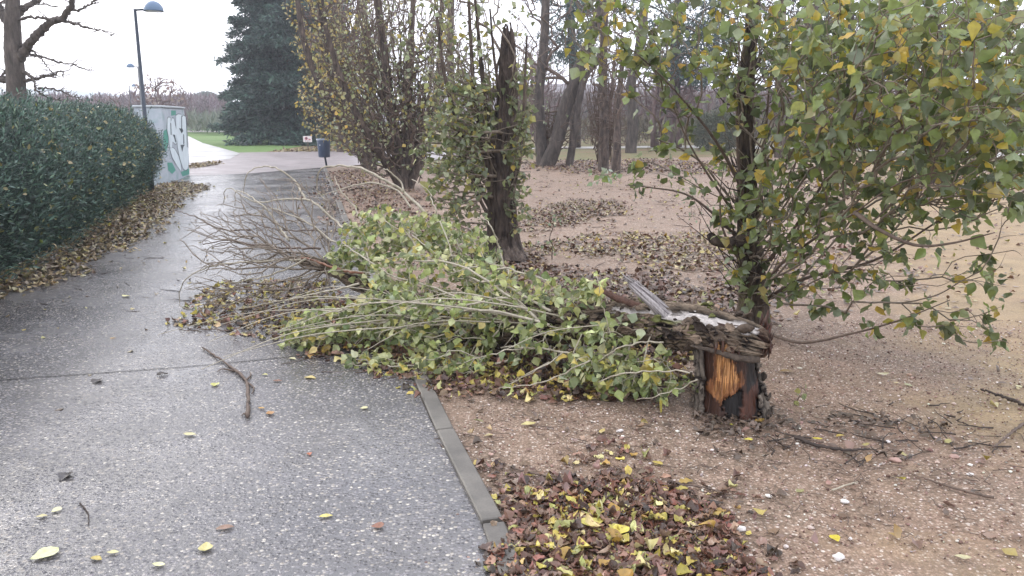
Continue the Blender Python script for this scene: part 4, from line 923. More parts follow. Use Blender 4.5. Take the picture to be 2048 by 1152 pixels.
# pines with clumped needles behind the clearing
def pine(label, base, top, clumps, Y, palette):
    e = empty('pine_tree', base, label, 'tree')
    P = np.array([base] + [V(*q, Y) for q in top]); v, f, uv = bark_tube(P, np.linspace(.3, .12, len(P)), 16, 50, .03, 5, 1); mk('trunk', v, f, M['bark_dark'], e, smooth=True)
    tg = blob_targets(clumps); gg = grow(smooth_path(P, 14)[5:], tg, .1, .4, .8, .06, .4); ch = skeleton_chains(*gg[:3], gg[4], rt=.016); v, f = tubes(ch); mk('branches', v, f, M['twig_dark'], e)
    tips = gg[0][gg[3]]; n = 46; C = np.repeat(tips, n, 0) + rng.normal(0, .28, (len(tips) * n, 3)) * [1, 1, .55]; m = len(C)
    v, f, c = leaves(C, rng.normal(0, 1, (m, 3)) + [0, 0, .3], rng.normal(0, 1, (m, 3)), rng.uniform(.22, .42, m), pick(palette, m), SPRIG_V * [.7, 1, 1], SPRIG_F); mk('crown', v, f, M['needle'], e, c)
PN = pal('#37504f', '#2e4546', '#456058')
pine('dark pine beyond the clearing, its needle clumps showing above the forked trunks', G(1352, 292), [(1352, 220), (1350, 120), (1356, 0), (1360, -80)], [(1350, 90, 80, 60, 42, 47, 50), (1400, 150, 60, 18, 42, 46, 20), (1340, 0, 120, 60, 42, 47, 50), (1440, 60, 60, 50, 42, 46, 26)], 44.5, PN)
pine('dark pine far behind, between the leaning trunk and the sheaf of shoots', G(1150, 294), [(1150, 220), (1146, 120), (1140, 0), (1138, -80)], [(1135, 80, 50, 50, 41, 45, 30), (1130, 0, 60, 40, 41, 45, 22)], 43, PN)
pine('dark pine behind the leafy crown in the upper corner', G(1700, 294), [(1700, 220), (1702, 120), (1700, 0), (1698, -80)], [(1620, 110, 110, 60, 41, 45, 60), (1760, 90, 110, 80, 41, 45, 80), (1700, 0, 200, 60, 41, 45, 80), (1920, 60, 100, 90, 41, 45, 50)], 43, PN)

# --- small plants
def sapling(label, base, hgt, wd, n, size, palette, name='sapling', per=14):
    e = empty(name, base, label, 'plant'); tg = base + np.column_stack([rng.normal(0, wd, n), rng.normal(0, wd, n), rng.uniform(.15, 1, n) * hgt])
    gg = grow(np.array([base, base + [0, 0, .05 * hgt]]), tg, .05, 1.5, .08, .03, .4); ch = skeleton_chains(*gg[:3], gg[4], rt=.0016, skip_root=False); v, f = tubes(ch); mk('stems', v, f, M['twig_brown'], e)
    leafmesh('leaves', e, ch, per, size, palette, None, M['leaf'], .02, .03, .2); return e
PS = pal('#7d8f68', '#6b7d58', '#94a17c')
sapling('knee high grey-green sapling right of the snapped poplar base', G(1104, 522), .62, .10, 26, (.03, .05), PS)
sapling('small leafy sprout on the gravel in front of the reddish shoots', G(1205, 372), .42, .22, 14, (.10, .17), pal('#6f8a4c', '#86a060', '#a9b8a0'), per=10)
sapling('low twiggy seedling with few leaves left of the near poplar trunk', G(1400, 470), .55, .12, 20, (.03, .05), PS, per=9)
sapling('sparse seedling on the open gravel behind the near poplar', G(1345, 405), .45, .2, 14, (.05, .08), pal('#7f8a45', '#93964a'), per=8)
sapling('tiny sprig with pale leaves at the foot of the stump', np.array([1.62, 4.35, 0]), .12, .05, 8, (.03, .05), pal('#7d8a45', '#a8a048'), per=18)
e = empty('round_shrub', G(474, 272), 'dark rounded shrub on the lawn left of the large conifer', 'shrub')
c0 = G(474, 272) + np.array([0, 0, .75]); n = 5000; d = unit(rng.normal(size=(n, 3))); P = c0 + d * (rng.uniform(.6, 1, (n, 1)) ** .5) * [.7, .7, .75]
v, f, c = leaves(P, d + rng.normal(0, .4, (n, 3)), rng.normal(size=(n, 3)), .16, pick(pal('#4b4f3e', '#5a4f45', '#3b4736'), n), SPRIG_V * [1.6, 1, 1], SPRIG_F); mk('leaves', v, f, M['needle'], e, c)
mk('stem', *tube(np.array([G(474, 272), c0]), np.array([.06, .04]), 6), M['twig_dark'], e)
e = empty('round_shrub', G(1432, 300), 'soft grey-green bush beyond the gravel left of the near trunk', 'shrub')
c0 = G(1432, 300) + np.array([0, 0, .9]); n = 7000; d = unit(rng.normal(size=(n, 3))); P = c0 + d * (rng.uniform(.3, 1, (n, 1)) ** .5) * [1.3, 1., 1.0]
v, f, c = leaves(P, d + rng.normal(0, .4, (n, 3)), rng.normal(size=(n, 3)), .16, pick(pal('#6f7560', '#7d7a68', '#5b6350'), n), SPRIG_V, SPRIG_F); mk('leaves', v, f, M['needle'], e, c)
mk('stem', *tube(np.array([G(1432, 300), c0]), np.array([.06, .04]), 6), M['twig_dark'], e)

# ================================================================== HEDGE
HB = np.array([np.array([-5.0, .5, 0]), np.array([-4.9, 2.5, 0]), G(-250, 700), G(-100, 620), G(0, 572), G(120, 508), G(214, 442), G(272, 400), G(300, 381)])
HBs = smooth_path(HB, 60); hl = np.concatenate([[0], np.cumsum(np.linalg.norm(np.diff(HBs, axis=0), axis=1))])
hedge = empty('hedge', HBs[30], 'long dark green hedge with yellow leaves caught in it beside the path', 'hedge')
HT = unit(np.gradient(HBs, axis=0)); HN = np.column_stack([HT[:, 1], -HT[:, 0], HT[:, 2] * 0])      # towards the path
def hbulge(s, a): return 1 + .22 * noise.noise(Vector((s * .9, a * 1.8, 3))) + .13 * noise.noise(Vector((s * 2.6, a * 5, 8)))
def hpt(s, a, sc=1.0):
    """a 0..1 runs from the foot of the face over the top to the back"""
    i = min(int(np.searchsorted(hl, s)), 59); b = HBs[i] if i == 0 else HBs[i - 1] + (HBs[i] - HBs[i - 1]) * (s - hl[i - 1]) / (hl[i] - hl[i - 1] + 1e-9)
    H = (1.70 + .06 * noise.noise(Vector((s * .8, 2, 2)))) * (1 if s < hl[-1] - .3 else .93); Wd = 1.9; k = hbulge(s, a) * sc
    if a < .5: ang = a / .5 * PI / 2; out = .35 * math.sin(min(1, a * 3.2) * PI * .55) - .55 * (a / .5) ** 3; z = H * (a / .5) ** .75
    else: out = -.2 - (a - .5) * 2 * Wd; z = H * (1 - .25 * max(0, a - .8) * 5)
    c = b - HN[i] * .9 + np.array([0, 0, .7]); p = b + HN[i] * out + np.array([0, 0, z])
    w_ = (p - c) * k; w_[2] = (p - c)[2] * (sc + (k / sc - 1) * sc * .25); return c + w_, HN[i], HT[i]
vs = []; ns, na = 90, 26
for i in range(ns):
    for j in range(na): vs.append(hpt(hl[-1] * i / (ns - 1), j / (na - 1), .88)[0])
i, j = np.meshgrid(np.arange(ns - 1), np.arange(na - 1), indexing='ij'); a = (i * na + j).ravel()
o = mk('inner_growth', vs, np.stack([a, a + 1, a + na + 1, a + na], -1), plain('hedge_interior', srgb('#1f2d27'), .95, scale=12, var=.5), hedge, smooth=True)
n = 88000; P = np.zeros((n, 3)); D = np.zeros((n, 3))
ss = rng.uniform(.10, 1, n) * hl[-1]; aa = rng.uniform(0, .85, n) ** 1.0
for k in range(n):
    p, hn, ht = hpt(ss[k], aa[k], rng.uniform(.90, 1.03)); P[k] = p + rng.normal(0, .045, 3); up = min(1, aa[k] * 2); D[k] = hn * (1 - up * .6) + np.array([0, 0, .35 + up * .5]) 
# far end face of the hedge, and stray shoots standing out of it
st_ = [hpt(rng.uniform(.15, 1) * hl[-1], rng.uniform(.25, .8), 1.0) for _ in range(420)]; sv = []
for p, hn, ht in st_:
    d = hn * rng.uniform(0, .5) + np.array([0, 0, 1]) * rng.uniform(.3, 1) + rng.normal(0, .25, 3); L_ = rng.uniform(.08, .26); q = [p + d * L_ * t_ for t_ in np.linspace(.2, 1, 9)]
    sv += [(a_, d + rng.normal(0, .5, 3)) for a_ in q for _ in range(2)]
P = np.vstack([P, np.array([a_ for a_, _ in sv])]); D = np.vstack([D, np.array([b_ for _, b_ in sv])]); n = len(P)
m = 3500; q, hn, ht = hpt(hl[-1], .3); Pe = np.array([hpt(hl[-1] - rng.uniform(0, .12), rng.uniform(0, .9), rng.uniform(.1, 1.0))[0] + ht * rng.uniform(0, .25) for _ in range(m)])
P = np.vstack([P, Pe]); D = np.vstack([D, np.repeat((ht + [0, 0, .3])[None], m, 0)]); n += m
c = pick(pal('#465f57', '#537063', '#374c49', '#627f70', '#2c3e3b', '#718a70'), n, [5, 4, 4, 2.4, 3, 1.2])
v, f, c = leaves(P, D + rng.normal(0, .55, (n, 3)), rng.normal(0, .6, (n, 3)) + [0, -.2, .6], rng.uniform(.03, .085, n), c, SPRIG_V * [.8, 1, 1], SPRIG_F); mk('foliage', v, f, M['hedge'], hedge, c)
n = 900; P = np.array([hpt(rng.uniform(.1, 1) * hl[-1], rng.uniform(0, .7), rng.uniform(1.0, 1.05))[0] for _ in range(n)])
v, f, c = leaves(P, rng.normal(0, 1, (n, 3)) + [0, -.3, -.4], rng.normal(0, 1, (n, 3)) + [0, -.5, .4], rng.uniform(.045, .085, n), pick(pal('#8d8a45', '#a39a55', '#77823f', '#b3a878'), n), OVAL_V, LEAF_F, curl=.15); mk('caught_leaves', v, f, M['litter'], hedge, c, True)

# ================================================================== GRAFFITI WALL BLOCK, LAMPS, BIN, SIGN
P0 = G(336, 369); P1 = G(379, 350); dW = P1 - P0; Lw = np.linalg.norm(dW); dW /= Lw; dD = np.array([-dW[1], dW[0], 0]); Hw = 1.83; Wd = .62
blk = empty('graffiti_block', P0, 'weathered pale teal concrete block with white bubble graffiti at the end of the hedge', 'wall')
def boxv(o, a, la, b, lb, z0, z1, bev=.02):
    vs = []
    for z, ins in ((z0, 0), (z1 - bev, 0), (z1, bev)):
        for s, t in ((0, 0), (1, 0), (1, 1), (0, 1)): vs.append(o + a * (ins if s == 0 else la - ins) + b * (ins if t == 0 else lb - ins) + np.array([0, 0, z]))
    f = [[0, 3, 2, 1], [8, 9, 10, 11]] + [[i * 4 + j, i * 4 + (j + 1) % 4, i * 4 + 4 + (j + 1) % 4, i * 4 + 4 + j] for i in range(2) for j in range(4)]
    return np.array(vs), f
s = MT('painted_block'); co = s.obj(); a = s.noise(co, 1.6, 5, .6); b_ = s.noise(co, 5, 5, .7)
c = s.ramp(a, [(.31, srgb('#7f9f9c')), (.40, srgb('#a2adb4')), (.52, srgb('#b2b8c0')), (.62, srgb('#a3abb6')), (.72, srgb('#b5a898'))]); c = s.mix(s.ramp(b_, [(.54, 0.0), (.68, .5)]), c, srgb('#7aa39c'))
s.set(Base_Color=c, Roughness=.7); M['block'] = s.m
v, f = boxv(P0, dW, Lw, dD, Wd, -.05, Hw); bl_ = mk('block', v, f, M['block'], blk)
v, f = boxv(P0 - dW * .03 - dD * .03, dW, Lw + .06, dD, Wd + .06, Hw + .001, Hw + .05); mk('coping', v, f, plain('coping_concrete', srgb('#a3a8aa'), .7, scale=6), blk)
def zb(x, y): return 220 + x * .191, 180 + y * .191
def onface(px, py, off):
    d = _dir(px, py); o = np.array([0, 0, CAM_H]); nrm = -dD; q = P0 + nrm * off; t = np.dot(q - o, nrm) / np.dot(d, nrm); return o + d * t
GA = [[(603, 305), (618, 288), (632, 300), (638, 340), (650, 300), (668, 302), (690, 420), (697, 555), (680, 560), (655, 535), (650, 600), (628, 600), (618, 500), (605, 420)],
      [(690, 275), (712, 258), (745, 262), (755, 290), (770, 270), (790, 285), (805, 420), (812, 560), (817, 640), (828, 740), (812, 820), (790, 838), (765, 815), (735, 720), (712, 600), (698, 440)],
      [(628, 615), (658, 608), (680, 625), (712, 690), (738, 770), (745, 850), (705, 795), (660, 710)]]
HOLE = [[(745, 275), (752, 275), (757, 440), (748, 440)], [(722, 400), (760, 405), (768, 430), (750, 455), (735, 425)], [(768, 460), (776, 470), (779, 560), (768, 570)], [(738, 575), (784, 572), (768, 598), (758, 650), (748, 610)], [(632, 340), (640, 345), (645, 470), (636, 470)], [(655, 465), (682, 470), (695, 545), (685, 550), (672, 500)], [(796, 300), (801, 300), (812, 600), (806, 600)]]
def flatpoly(L, off, grow_=0):
    c = np.mean(L, axis=0); out = []
    for x, y in L:
        dx, dy = x - c[0], y - c[1]; k = 1 + grow_ / (math.hypot(dx, dy) + 1e-6); out.append(onface(*zb(c[0] + dx * k, c[1] + dy * k), off))
    return out
vs = []; fs = []; fm = []
TEAL = [[(560, 430), (605, 400), (612, 560), (590, 640), (560, 600)], [(600, 760), (650, 760), (690, 840), (650, 880), (610, 840)], [(740, 860), (830, 820), (832, 880), (760, 905)], [(640, 215), (690, 215), (690, 260), (640, 270)]]
for lst, off, gr_, mi in ((TEAL, .003, 0, 2), (GA, .006, 12, 1), (GA, .009, 5, 0), (HOLE, .012, 0, 1)):
    for L in lst:
        p = flatpoly(L, off, gr_); fs.append(list(range(len(vs), len(vs) + len(p)))); vs += p; fm.append(mi)
gfm = [plain('white_spray_paint', srgb('#d3dee2'), .6, scale=4, var=.08), plain('black_spray_paint', srgb('#3b4a52'), .6), plain('teal_spray_paint', srgb('#4f9484'), .6)]
mk('graffiti', vs, fs, gfm, bl_, fmat=fm)

mb = plain('lamp_paint', srgb('#2c343f'), .45, scale=5, var=.1); mdome = plain('lamp_dome', srgb('#5a6f87'), .35, scale=5, var=.1)
mglass = plain('lamp_diffuser_glass', srgb('#b9c2c9'), .3, scale=5, var=.05)
def lathe(prof, c, n=24, tilt=0):
    vs = []; 
    for r, z in prof:
        for k in range(n): a = 2 * PI * k / n; vs.append((c[0] + r * math.cos(a), c[1] + r * math.sin(a), c[2] + z))
    i, j = np.meshgrid(np.arange(len(prof) - 1), np.arange(n), indexing='ij'); k = (j + 1) % n
    return np.array(vs), np.stack([i * n + j, i * n + k, i * n + n + k, i * n + n + j], -1).reshape(-1, 4)
def lamp(label, base, H, side, group=None):
    e = empty('street_lamp', base, label, 'street lamp', group)
    v, f = tube(np.array([base, base + [0, 0, 1.0], base + [0, 0, 1.01], base + [0, 0, H]]), np.array([.065, .062, .05, .032]), 12); mk('pole', v, f, mb, e, smooth=True)
    v, f = tube(np.array([base + [0, 0, H - .02], base + [side * .2, 0, H - .01], base + [side * .25, 0, H]]), .022, 8); mk('arm', v, f, mb, e)
    c = base + np.array([side * .40, 0, H - .03]); r = .2
    prof = [(r * math.cos(t), r * .98 * math.sin(t)) for t in np.linspace(0, PI / 2 - .02, 12)]
    prof = [(r * .93, 0), (r * 1.02, -.02)] + prof
    v, f = lathe(prof, c); sh_ = mk('lamp_shade', v, f, mdome, e, smooth=True)
    v, f = lathe([(r * .9, -.005), (r * .6, -.025), (.01, -.03)], c); mk('diffuser', v, f, mglass, sh_, smooth=True); return e
lb = V(293, 270, 18.0); lb[2] = 0
lamp('tall dark domed street lamp rising out of the hedge by the graffiti block', lb, V(267, 18, 18.0)[2], 1)
l2 = V(282, 200, 44); l2[2] = 0; lamp('farther street lamp whose small head pokes out left of the near pole', l2, V(274, 133, 44)[2], -1)
l3 = V(262, 210, 70); l3[2] = 0; lamp('farthest small street lamp among the distant bare trees', l3, V(261, 172, 70)[2], 1)

bb = G(654, 335)
e = empty('litter_bin', bb, 'slate blue litter bin on a short post where the kerb meets the reddish path', 'litter bin')
mbin = plain('bin_metal', srgb('#46536a'), .4, scale=6, var=.12)
v, f = tube(np.array([bb - [0, 0, .03], bb + [-.06, 0, .42]]), .032, 10); mk('post', v, f, mb, e, smooth=True)
c = bb + np.array([-.07, 0, .33]); v, f = lathe([(.01, 0), (.17, 0), (.185, .02), (.215, .56), (.21, .58), (.19, .56), (.17, .05), (.01, .04)], c, 28); bk_ = mk('bucket', v, f, mbin, e, smooth=True)
v, f = lathe([(.222, .545), (.232, .56), (.232, .585), (.214, .59), (.208, .575)], c, 28); mk('rim', v, f, plain('bin_rim', srgb('#9aa5b5'), .35), bk_, smooth=True)
a0 = math.radians(-118); vs = []
for zz in (.38, .41):
    for q in range(4): a = a0 + q * .07; r = .185 + .03 * zz / .56 + .012; vs.append(c + np.array([r * math.cos(a), r * math.sin(a), zz]))
mk('sticker', vs, [[0, 1, 5, 4], [1, 2, 6, 5], [2, 3, 7, 6]], plain('white_sticker', srgb('#cfd6dd'), .5), bk_)
v, f = tube(np.array([bb + [0, 0, -.02], bb + [0, 0, .05]]), np.array([.16, .08]), 12); mk('footing', v, f, M['kerb'], e)

sb = G(616, 299); sb2 = sb + np.array([0, 0, .52])
e = empty('small_sign', sb, 'small white notice board with a red mark left of the litter bin', 'sign')
X_ = np.array([1, .0, 0]); Yv = np.array([0, 1, 0])
def plate(o, w, d, z0, z1): return boxv(o - X_ * w / 2, X_, w, Yv, d, z0, z1, .004)
v, f = plate(sb2, .44, .02, -.15, .15); bd_ = mk('board', v, f, plain('sign_board', srgb('#dcd3d2'), .5, scale=8, var=.05), e)
v, f = plate(sb + np.array([0, .021, 0]), .04, .03, -.05, .6); mk('stake', v, f, M['twig_brown'], e)
def disc(c, r, n=14): return [c + np.array([r * math.cos(2 * PI * k / n), 0, r * math.sin(2 * PI * k / n)]) for k in range(n)]
vs = []; fs = []; fm = []
for p, mi in ((disc(sb2 + [-.06, -.004, .03], .08), 0), (disc(sb2 + [-.05, -.006, .04], .045), 1), ([sb2 + [x, -.005, z] for x, z in ((-.13, -.11), (-.07, -.11), (-.07, -.08), (-.13, -.08))], 1), ([sb2 + [x, -.005, z] for x, z in ((-.03, -.11), (.14, -.10), (.14, -.085), (-.03, -.085))], 1), ([sb2 + [x, -.005, z] for x, z in ((.05, -.03), (.16, -.05), (.17, -.02), (.06, .03))], 0)):
    fs.append(list(range(len(vs), len(vs) + len(p)))); vs += list(p); fm.append(mi)
mk('marks', vs, fs, [plain('red_print', srgb('#b0606a'), .5), plain('black_print', srgb('#4a4450'), .5)], bd_, fmat=fm)
# bench far off, open shelter, far bin
b = G(379, 262.5); e = empty('park_bench', b, 'tiny dark park bench on the far lawn just right of the graffiti block', 'bench'); mk_ = M['twig_dark']
for nm, o, w, d, z0, z1 in (('seat', [0, 0, 0], 2.2, .5, .42, .48), ('backrest', [0, .45, 0], 2.2, .06, .5, .95), ('leg', [-.9, .05, 0], .08, .4, 0, .42), ('leg', [.9, .05, 0], .08, .4, 0, .42)):
    v, f = boxv(b + np.array(o) - X_ * w / 2, X_, w, Yv, d, z0, z1); mk(nm, v, f, mk_, e)
b = G(1292, 262); e = empty('open_shelter', b, 'low open shelter with a dark red roof on thin posts in the distance', 'shelter'); mr = plain('dark_red_roof', srgb('#6f4a48'), .7, scale=1)
v, f = boxv(b - X_ * 2.9 + [0, -.3, 0], X_, 5.8, Yv, 3.2, .85, 1.15, .05); mk('roof', v, f, mr, e)
for x in (-2.6, -.9, .9, 2.6): v, f = boxv(b + X_ * x, X_, .16, Yv, .16, 0, .85); mk('post', v, f, M['twig_dark'], e)
b = G(1957, 301); e = empty('waste_container', b, 'small blue-grey waste container by the far pale path at the picture edge', 'container')
v, f = boxv(b - X_ * .3, X_, .6, Yv, .5, .06, .5, .03); mk('bin_body', v, f, plain('container_paint', srgb('#6c83a0'), .5), e); v, f = boxv(b - X_ * .33 + [0, -.02, 0], X_, .66, Yv, .54, .502, .56, .03); mk('lid', v, f, mbin, e)

# ================================================================== DISTANT WOODS (read as one mass)
def woods(name, label, x0, x1, Yr, top_px, n, cols, dens=1.0, size=(.5, 1.6)):
    px = rng.uniform(x0, x1, n); Y = rng.uniform(*Yr, n); P = np.array([V(a, 240, y) for a, y in zip(px, Y)]); 
    edge = np.array([top_px + 14 * noise.noise(Vector((a * .02, 1, 1))) + 8 * noise.noise(Vector((a * .08, 1, 1))) for a in px])
    H = np.array([V(a, t, y)[2] for a, t, y in zip(px, edge, Y)]) * (Y / Yr[1]) ** .2; P[:, 2] = H * rng.uniform(0, 1, n) ** .75
    U = rng.normal(0, .45, (n, 3)) + [0, 0, 1]; v, f, c = leaves(P, U, rng.normal(0, 1, (n, 3)) + [0, -1.5, 0], rng.uniform(size[0], size[1], n) , pick(cols, n, jit=.1), SPRIG_V * [.35, 1, 1], SPRIG_F)
    o = mk(name, v, f, M['needle'], None, c); return tag(o, label, 'woodland', kind='stuff')
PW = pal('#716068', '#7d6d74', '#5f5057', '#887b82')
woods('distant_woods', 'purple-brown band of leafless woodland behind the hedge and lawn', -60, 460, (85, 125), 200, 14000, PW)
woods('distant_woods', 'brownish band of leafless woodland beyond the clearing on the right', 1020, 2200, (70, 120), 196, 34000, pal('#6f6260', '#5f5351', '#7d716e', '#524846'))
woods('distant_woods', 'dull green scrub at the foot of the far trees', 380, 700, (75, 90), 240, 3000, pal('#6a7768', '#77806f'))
# individual bare trees on the skyline
def far_tree(px, Y, top, w, label, n=110, rt=.02, group='bare trees along the skyline'):
    b = V(px, 250, Y); b[2] = 0; H = V(px, top, Y)[2]; ww = w * Y / FPX
    e = empty('bare_tree', b, label, 'tree', group); P = np.array([b, b + [rng.normal(0, .2), 0, H * .35], b + [rng.normal(0, .3), 0, H * .7]])
    v, f = tube(smooth_path(P, 8), np.linspace(.16, .08, 8), 6); mk('trunk', v, f, M['twig_purple'], e)
    d = unit(rng.normal(size=(n, 3))) * rng.uniform(.3, 1, (n, 1)) ** .5; tg = b + np.array([0, 0, H * .62]) + d * [ww, ww, H * .38]
    gg = grow(smooth_path(P, 8), tg, .15, 1.2, .8, .08, .4); ch = skeleton_chains(*gg[:3], gg[4], rt=rt); v, f = tubes(ch, lambda r: 4); mk('crown', v, f, M['twig_purple'], e); return e, ch
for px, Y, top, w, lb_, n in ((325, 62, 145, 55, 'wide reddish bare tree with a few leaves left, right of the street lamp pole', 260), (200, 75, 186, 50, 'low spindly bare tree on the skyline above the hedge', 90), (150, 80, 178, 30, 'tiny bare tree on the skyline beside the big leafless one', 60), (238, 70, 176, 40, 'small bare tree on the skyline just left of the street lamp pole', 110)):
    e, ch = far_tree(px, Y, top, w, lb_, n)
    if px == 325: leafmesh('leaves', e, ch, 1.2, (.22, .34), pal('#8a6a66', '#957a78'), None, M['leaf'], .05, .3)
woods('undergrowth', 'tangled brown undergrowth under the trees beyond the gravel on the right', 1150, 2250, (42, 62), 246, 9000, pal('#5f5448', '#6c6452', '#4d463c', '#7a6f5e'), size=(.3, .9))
for k, px in enumerate(list(rng.uniform(1010, 2150, 44))):
    far_tree(px, rng.uniform(44, 75), rng.uniform(20, 180), rng.uniform(40, 75), 'leafless tree in the hazy row beyond the clearing', 90, .016, 'leafless row beyond the clearing')

# ================================================================== LEAF LITTER
def in_poly(P, poly):
    x, y = P[:, 0], P[:, 1]; c = np.zeros(len(P), bool); n = len(poly)
    for i in range(n):
        (x1, y1), (x2, y2) = poly[i][:2], poly[(i + 1) % n][:2]; s_ = (y1 > y) != (y2 > y)
        with np.errstate(divide='ignore', invalid='ignore'): c ^= s_ & (x < (x2 - x1) * (y - y1) / (y2 - y1 + 1e-12) + x1)
    return c
def scatter(poly_px, n, feather=.12):
    poly = [G(*p) for p in poly_px]; A = np.array(poly); lo, hi = A.min(0), A.max(0); out = []
    tot = 0
    while tot < n:
        P = np.column_stack([rng.uniform(lo[0], hi[0], 4 * n), rng.uniform(lo[1], hi[1], 4 * n), np.zeros(4 * n)])
        w = np.array([[noise.noise(Vector((p[0] * 2.5, p[1] * 2.5, 1))), noise.noise(Vector((p[0] * 2.5, p[1] * 2.5, 9)))] for p in P]) * feather * 3
        P = P[in_poly(P[:, :2] + w + rng.normal(0, feather * .6, (len(P), 2)), poly)]; out.append(P); tot += len(P)
        if len(P) == 0: break
    return np.vstack(out)[:n]
BR = pal('#543a31', '#6f4b3f', '#422e28', '#80604f', '#8c6c60', '#5f4033', '#33241f', '#967a66'); YL = pal('#ab9a48', '#c0ae56', '#cbbf82', '#ae8c44', '#9c9b58'); TN = pal('#8a7a58', '#9d8e68', '#6d5d46', '#b0a27c', '#544536', '#7d6a50')
def litter(label, poly, n, size, yel=.2, base=BR, depth=.03, tilt=.3, feather=.12, name='leaf_litter', curl=.3, hi=False):
    P = scatter(poly, n, feather); n = len(P); P[:, 2] = .006 + depth * rng.uniform(0, 1, n) ** 1.6
    U = np.column_stack([rng.normal(size=(n, 2)), rng.normal(0, tilt, n)]); Nn = rng.normal(0, tilt, (n, 3)) + [0, 0, 1]; c = pick(base, n, jit=.22) * 1.0; y = rng.uniform(size=n) < yel; c[y] = pick(YL, y.sum())
    h = n // 2; sz = rng.uniform(size[0], size[1], n) * .92; v, f, c = merge([leaves(P[:h], U[:h], Nn[:h], sz[:h], c[:h], OVAL_H if hi else OVAL_V, LEAF_HF if hi else LEAF_F, curl=curl), leaves(P[h:], U[h:], Nn[h:], sz[h:], c[h:], LEAF_H if hi else LEAF_V, LEAF_HF if hi else LEAF_F, curl=curl)]); v[:, 2] = np.maximum(v[:, 2], .006)
    o = mk(name, v, f, M['litter'], None, c, True); return tag(o, label, 'fallen leaves', kind='stuff')
def litter_poly(): return [(985, 1030), (1040, 990), (1110, 965), (1200, 948), (1300, 965), (1370, 1000), (1420, 1050), (1500, 1100), (1540, 1220), (1066, 1220)]
litter('thick drift of wet brown and yellow leaves by the kerb in the foreground', litter_poly(), 3200, (.03, .07), .10, np.vstack([BR, pal('#74483a', '#825444', '#8a6a58')]), depth=.018, tilt=.2, curl=.25, feather=.10, hi=True)
YL_ = YL.copy(); YL[:] = pal('#b5a348', '#c2b158', '#c9be80', '#b08d44', '#9c9c5c')
litter('yellow leaves lying on top of the foreground drift', [(1040, 1010), (1150, 990), (1250, 1020), (1300, 1080), (1400, 1160), (1420, 1220), (1075, 1220)], 150, (.04, .085), 1.0, depth=.03, tilt=.3, curl=.25, feather=.1, hi=True)
YL[:] = YL_
litter('stray brown leaves thinning out round the foreground drift', [(960, 960), (1200, 880), (1450, 960), (1560, 1080), (1640, 1220), (1066, 1220), (1010, 1100)], 420, (.03, .07), .15, depth=.008, tilt=.22, feather=.12, hi=True)
litter('yellow and brown leaves heaped under the fallen crown', [(600, 690), (700, 720), (850, 775), (880, 800), (1100, 803), (1340, 800), (1400, 780), (1380, 690), (1000, 600), (680, 610)], 4600, (.045, .085), .34, depth=.03, hi=True)
litter('leaves caught under the bare twigs on the path', [(370, 600), (430, 570), (640, 560), (710, 610), (640, 690), (540, 688), (450, 672), (390, 650)], 1000, (.04, .08), .3, np.vstack([TN, BR]), depth=.02, hi=True)
litter('tan leaf litter strip between hedge and path', [(-300, 760), (-150, 680), (0, 598), (80, 575), (160, 545), (255, 495), (330, 440), (365, 405), (415, 373), (330, 360), (260, 400), (150, 465), (0, 540), (-300, 690)], 6500, (.05, .09), .1, TN, depth=.025)
litter('reddish brown leaf litter behind the fallen trunk', [(1010, 535), (1120, 545), (1280, 548), (1420, 560), (1500, 600), (1480, 650), (1200, 640), (1000, 600)], 2600, (.05, .085), .12, feather=.3)
litter('band of mottled leaf litter across the gravel in mid distance', [(1030, 492), (1200, 474), (1330, 466), (1480, 480), (1520, 540), (1400, 545), (1330, 530), (1150, 510), (1040, 515)], 2500, (.05, .085), .16, np.vstack([BR, TN]), depth=.02, feather=.3)
litter('crescent of brown leaf litter right of the snapped poplar', [(1040, 428), (1120, 408), (1190, 400), (1255, 408), (1225, 430), (1130, 452), (1040, 468)], 2200, (.05, .085), .05, np.vstack([BR, TN]), depth=.02, feather=.25)
litter('leaf litter along the kerb between the bin and the snapped poplar', [(650, 345), (720, 340), (770, 370), (850, 400), (880, 440), (980, 500), (960, 535), (800, 500), (720, 460), (690, 440)], 4200, (.06, .09), .05, depth=.02, feather=.3)
litter('brown leaves banked round the foot of the snapped poplar', [(930, 510), (1000, 500), (1070, 508), (1085, 540), (1020, 560), (940, 550)], 900, (.045, .08), .08, depth=.05, feather=.15)
litter('scattered leaf litter around the near poplar foot', [(1380, 560), (1560, 480), (1800, 500), (1760, 560), (1600, 600), (1560, 660)], 900, (.05, .085), .15, feather=.4, depth=.01)
litter('far leaf litter at the edge of the gravel on the right', [(1560, 400), (1620, 350), (1800, 340), (2100, 345), (2100, 400), (1850, 395)], 3200, (.07, .11), .12, feather=.5, depth=.02)
litter('leaf strewn verge below the large conifer', [(540, 304), (640, 296), (780, 290), (900, 300), (760, 304), (560, 304)], 3000, (.12, .2), .2, TN, feather=.6, depth=.03)
litter('small leaf drift on the path right of the graffiti block', [(380, 330), (430, 325), (440, 329), (410, 334), (378, 338)], 700, (.08, .12), .05, TN, feather=.2, depth=.04)
litter('brown leaf cover under the trees beyond the clearing', [(1040, 325), (1300, 318), (1520, 330), (1500, 352), (1300, 345), (1180, 350), (1050, 336)], 4200, (.08, .13), .1, feather=.5, depth=.02)
litter('thin scatter of leaves over the gravel around the stump', [(900, 820), (1400, 800), (1400, 1000), (1900, 900), (2100, 700), (2100, 1150), (1500, 1150), (1000, 960)], 130, (.04, .07), .3, feather=.3, depth=.004)
litter('scattered small leaves over the open gravel', [(1060, 360), (1460, 350), (1700, 420), (2100, 420), (2100, 700), (1600, 620), (1100, 530)], 2000, (.05, .08), .2, feather=.3, depth=.004)
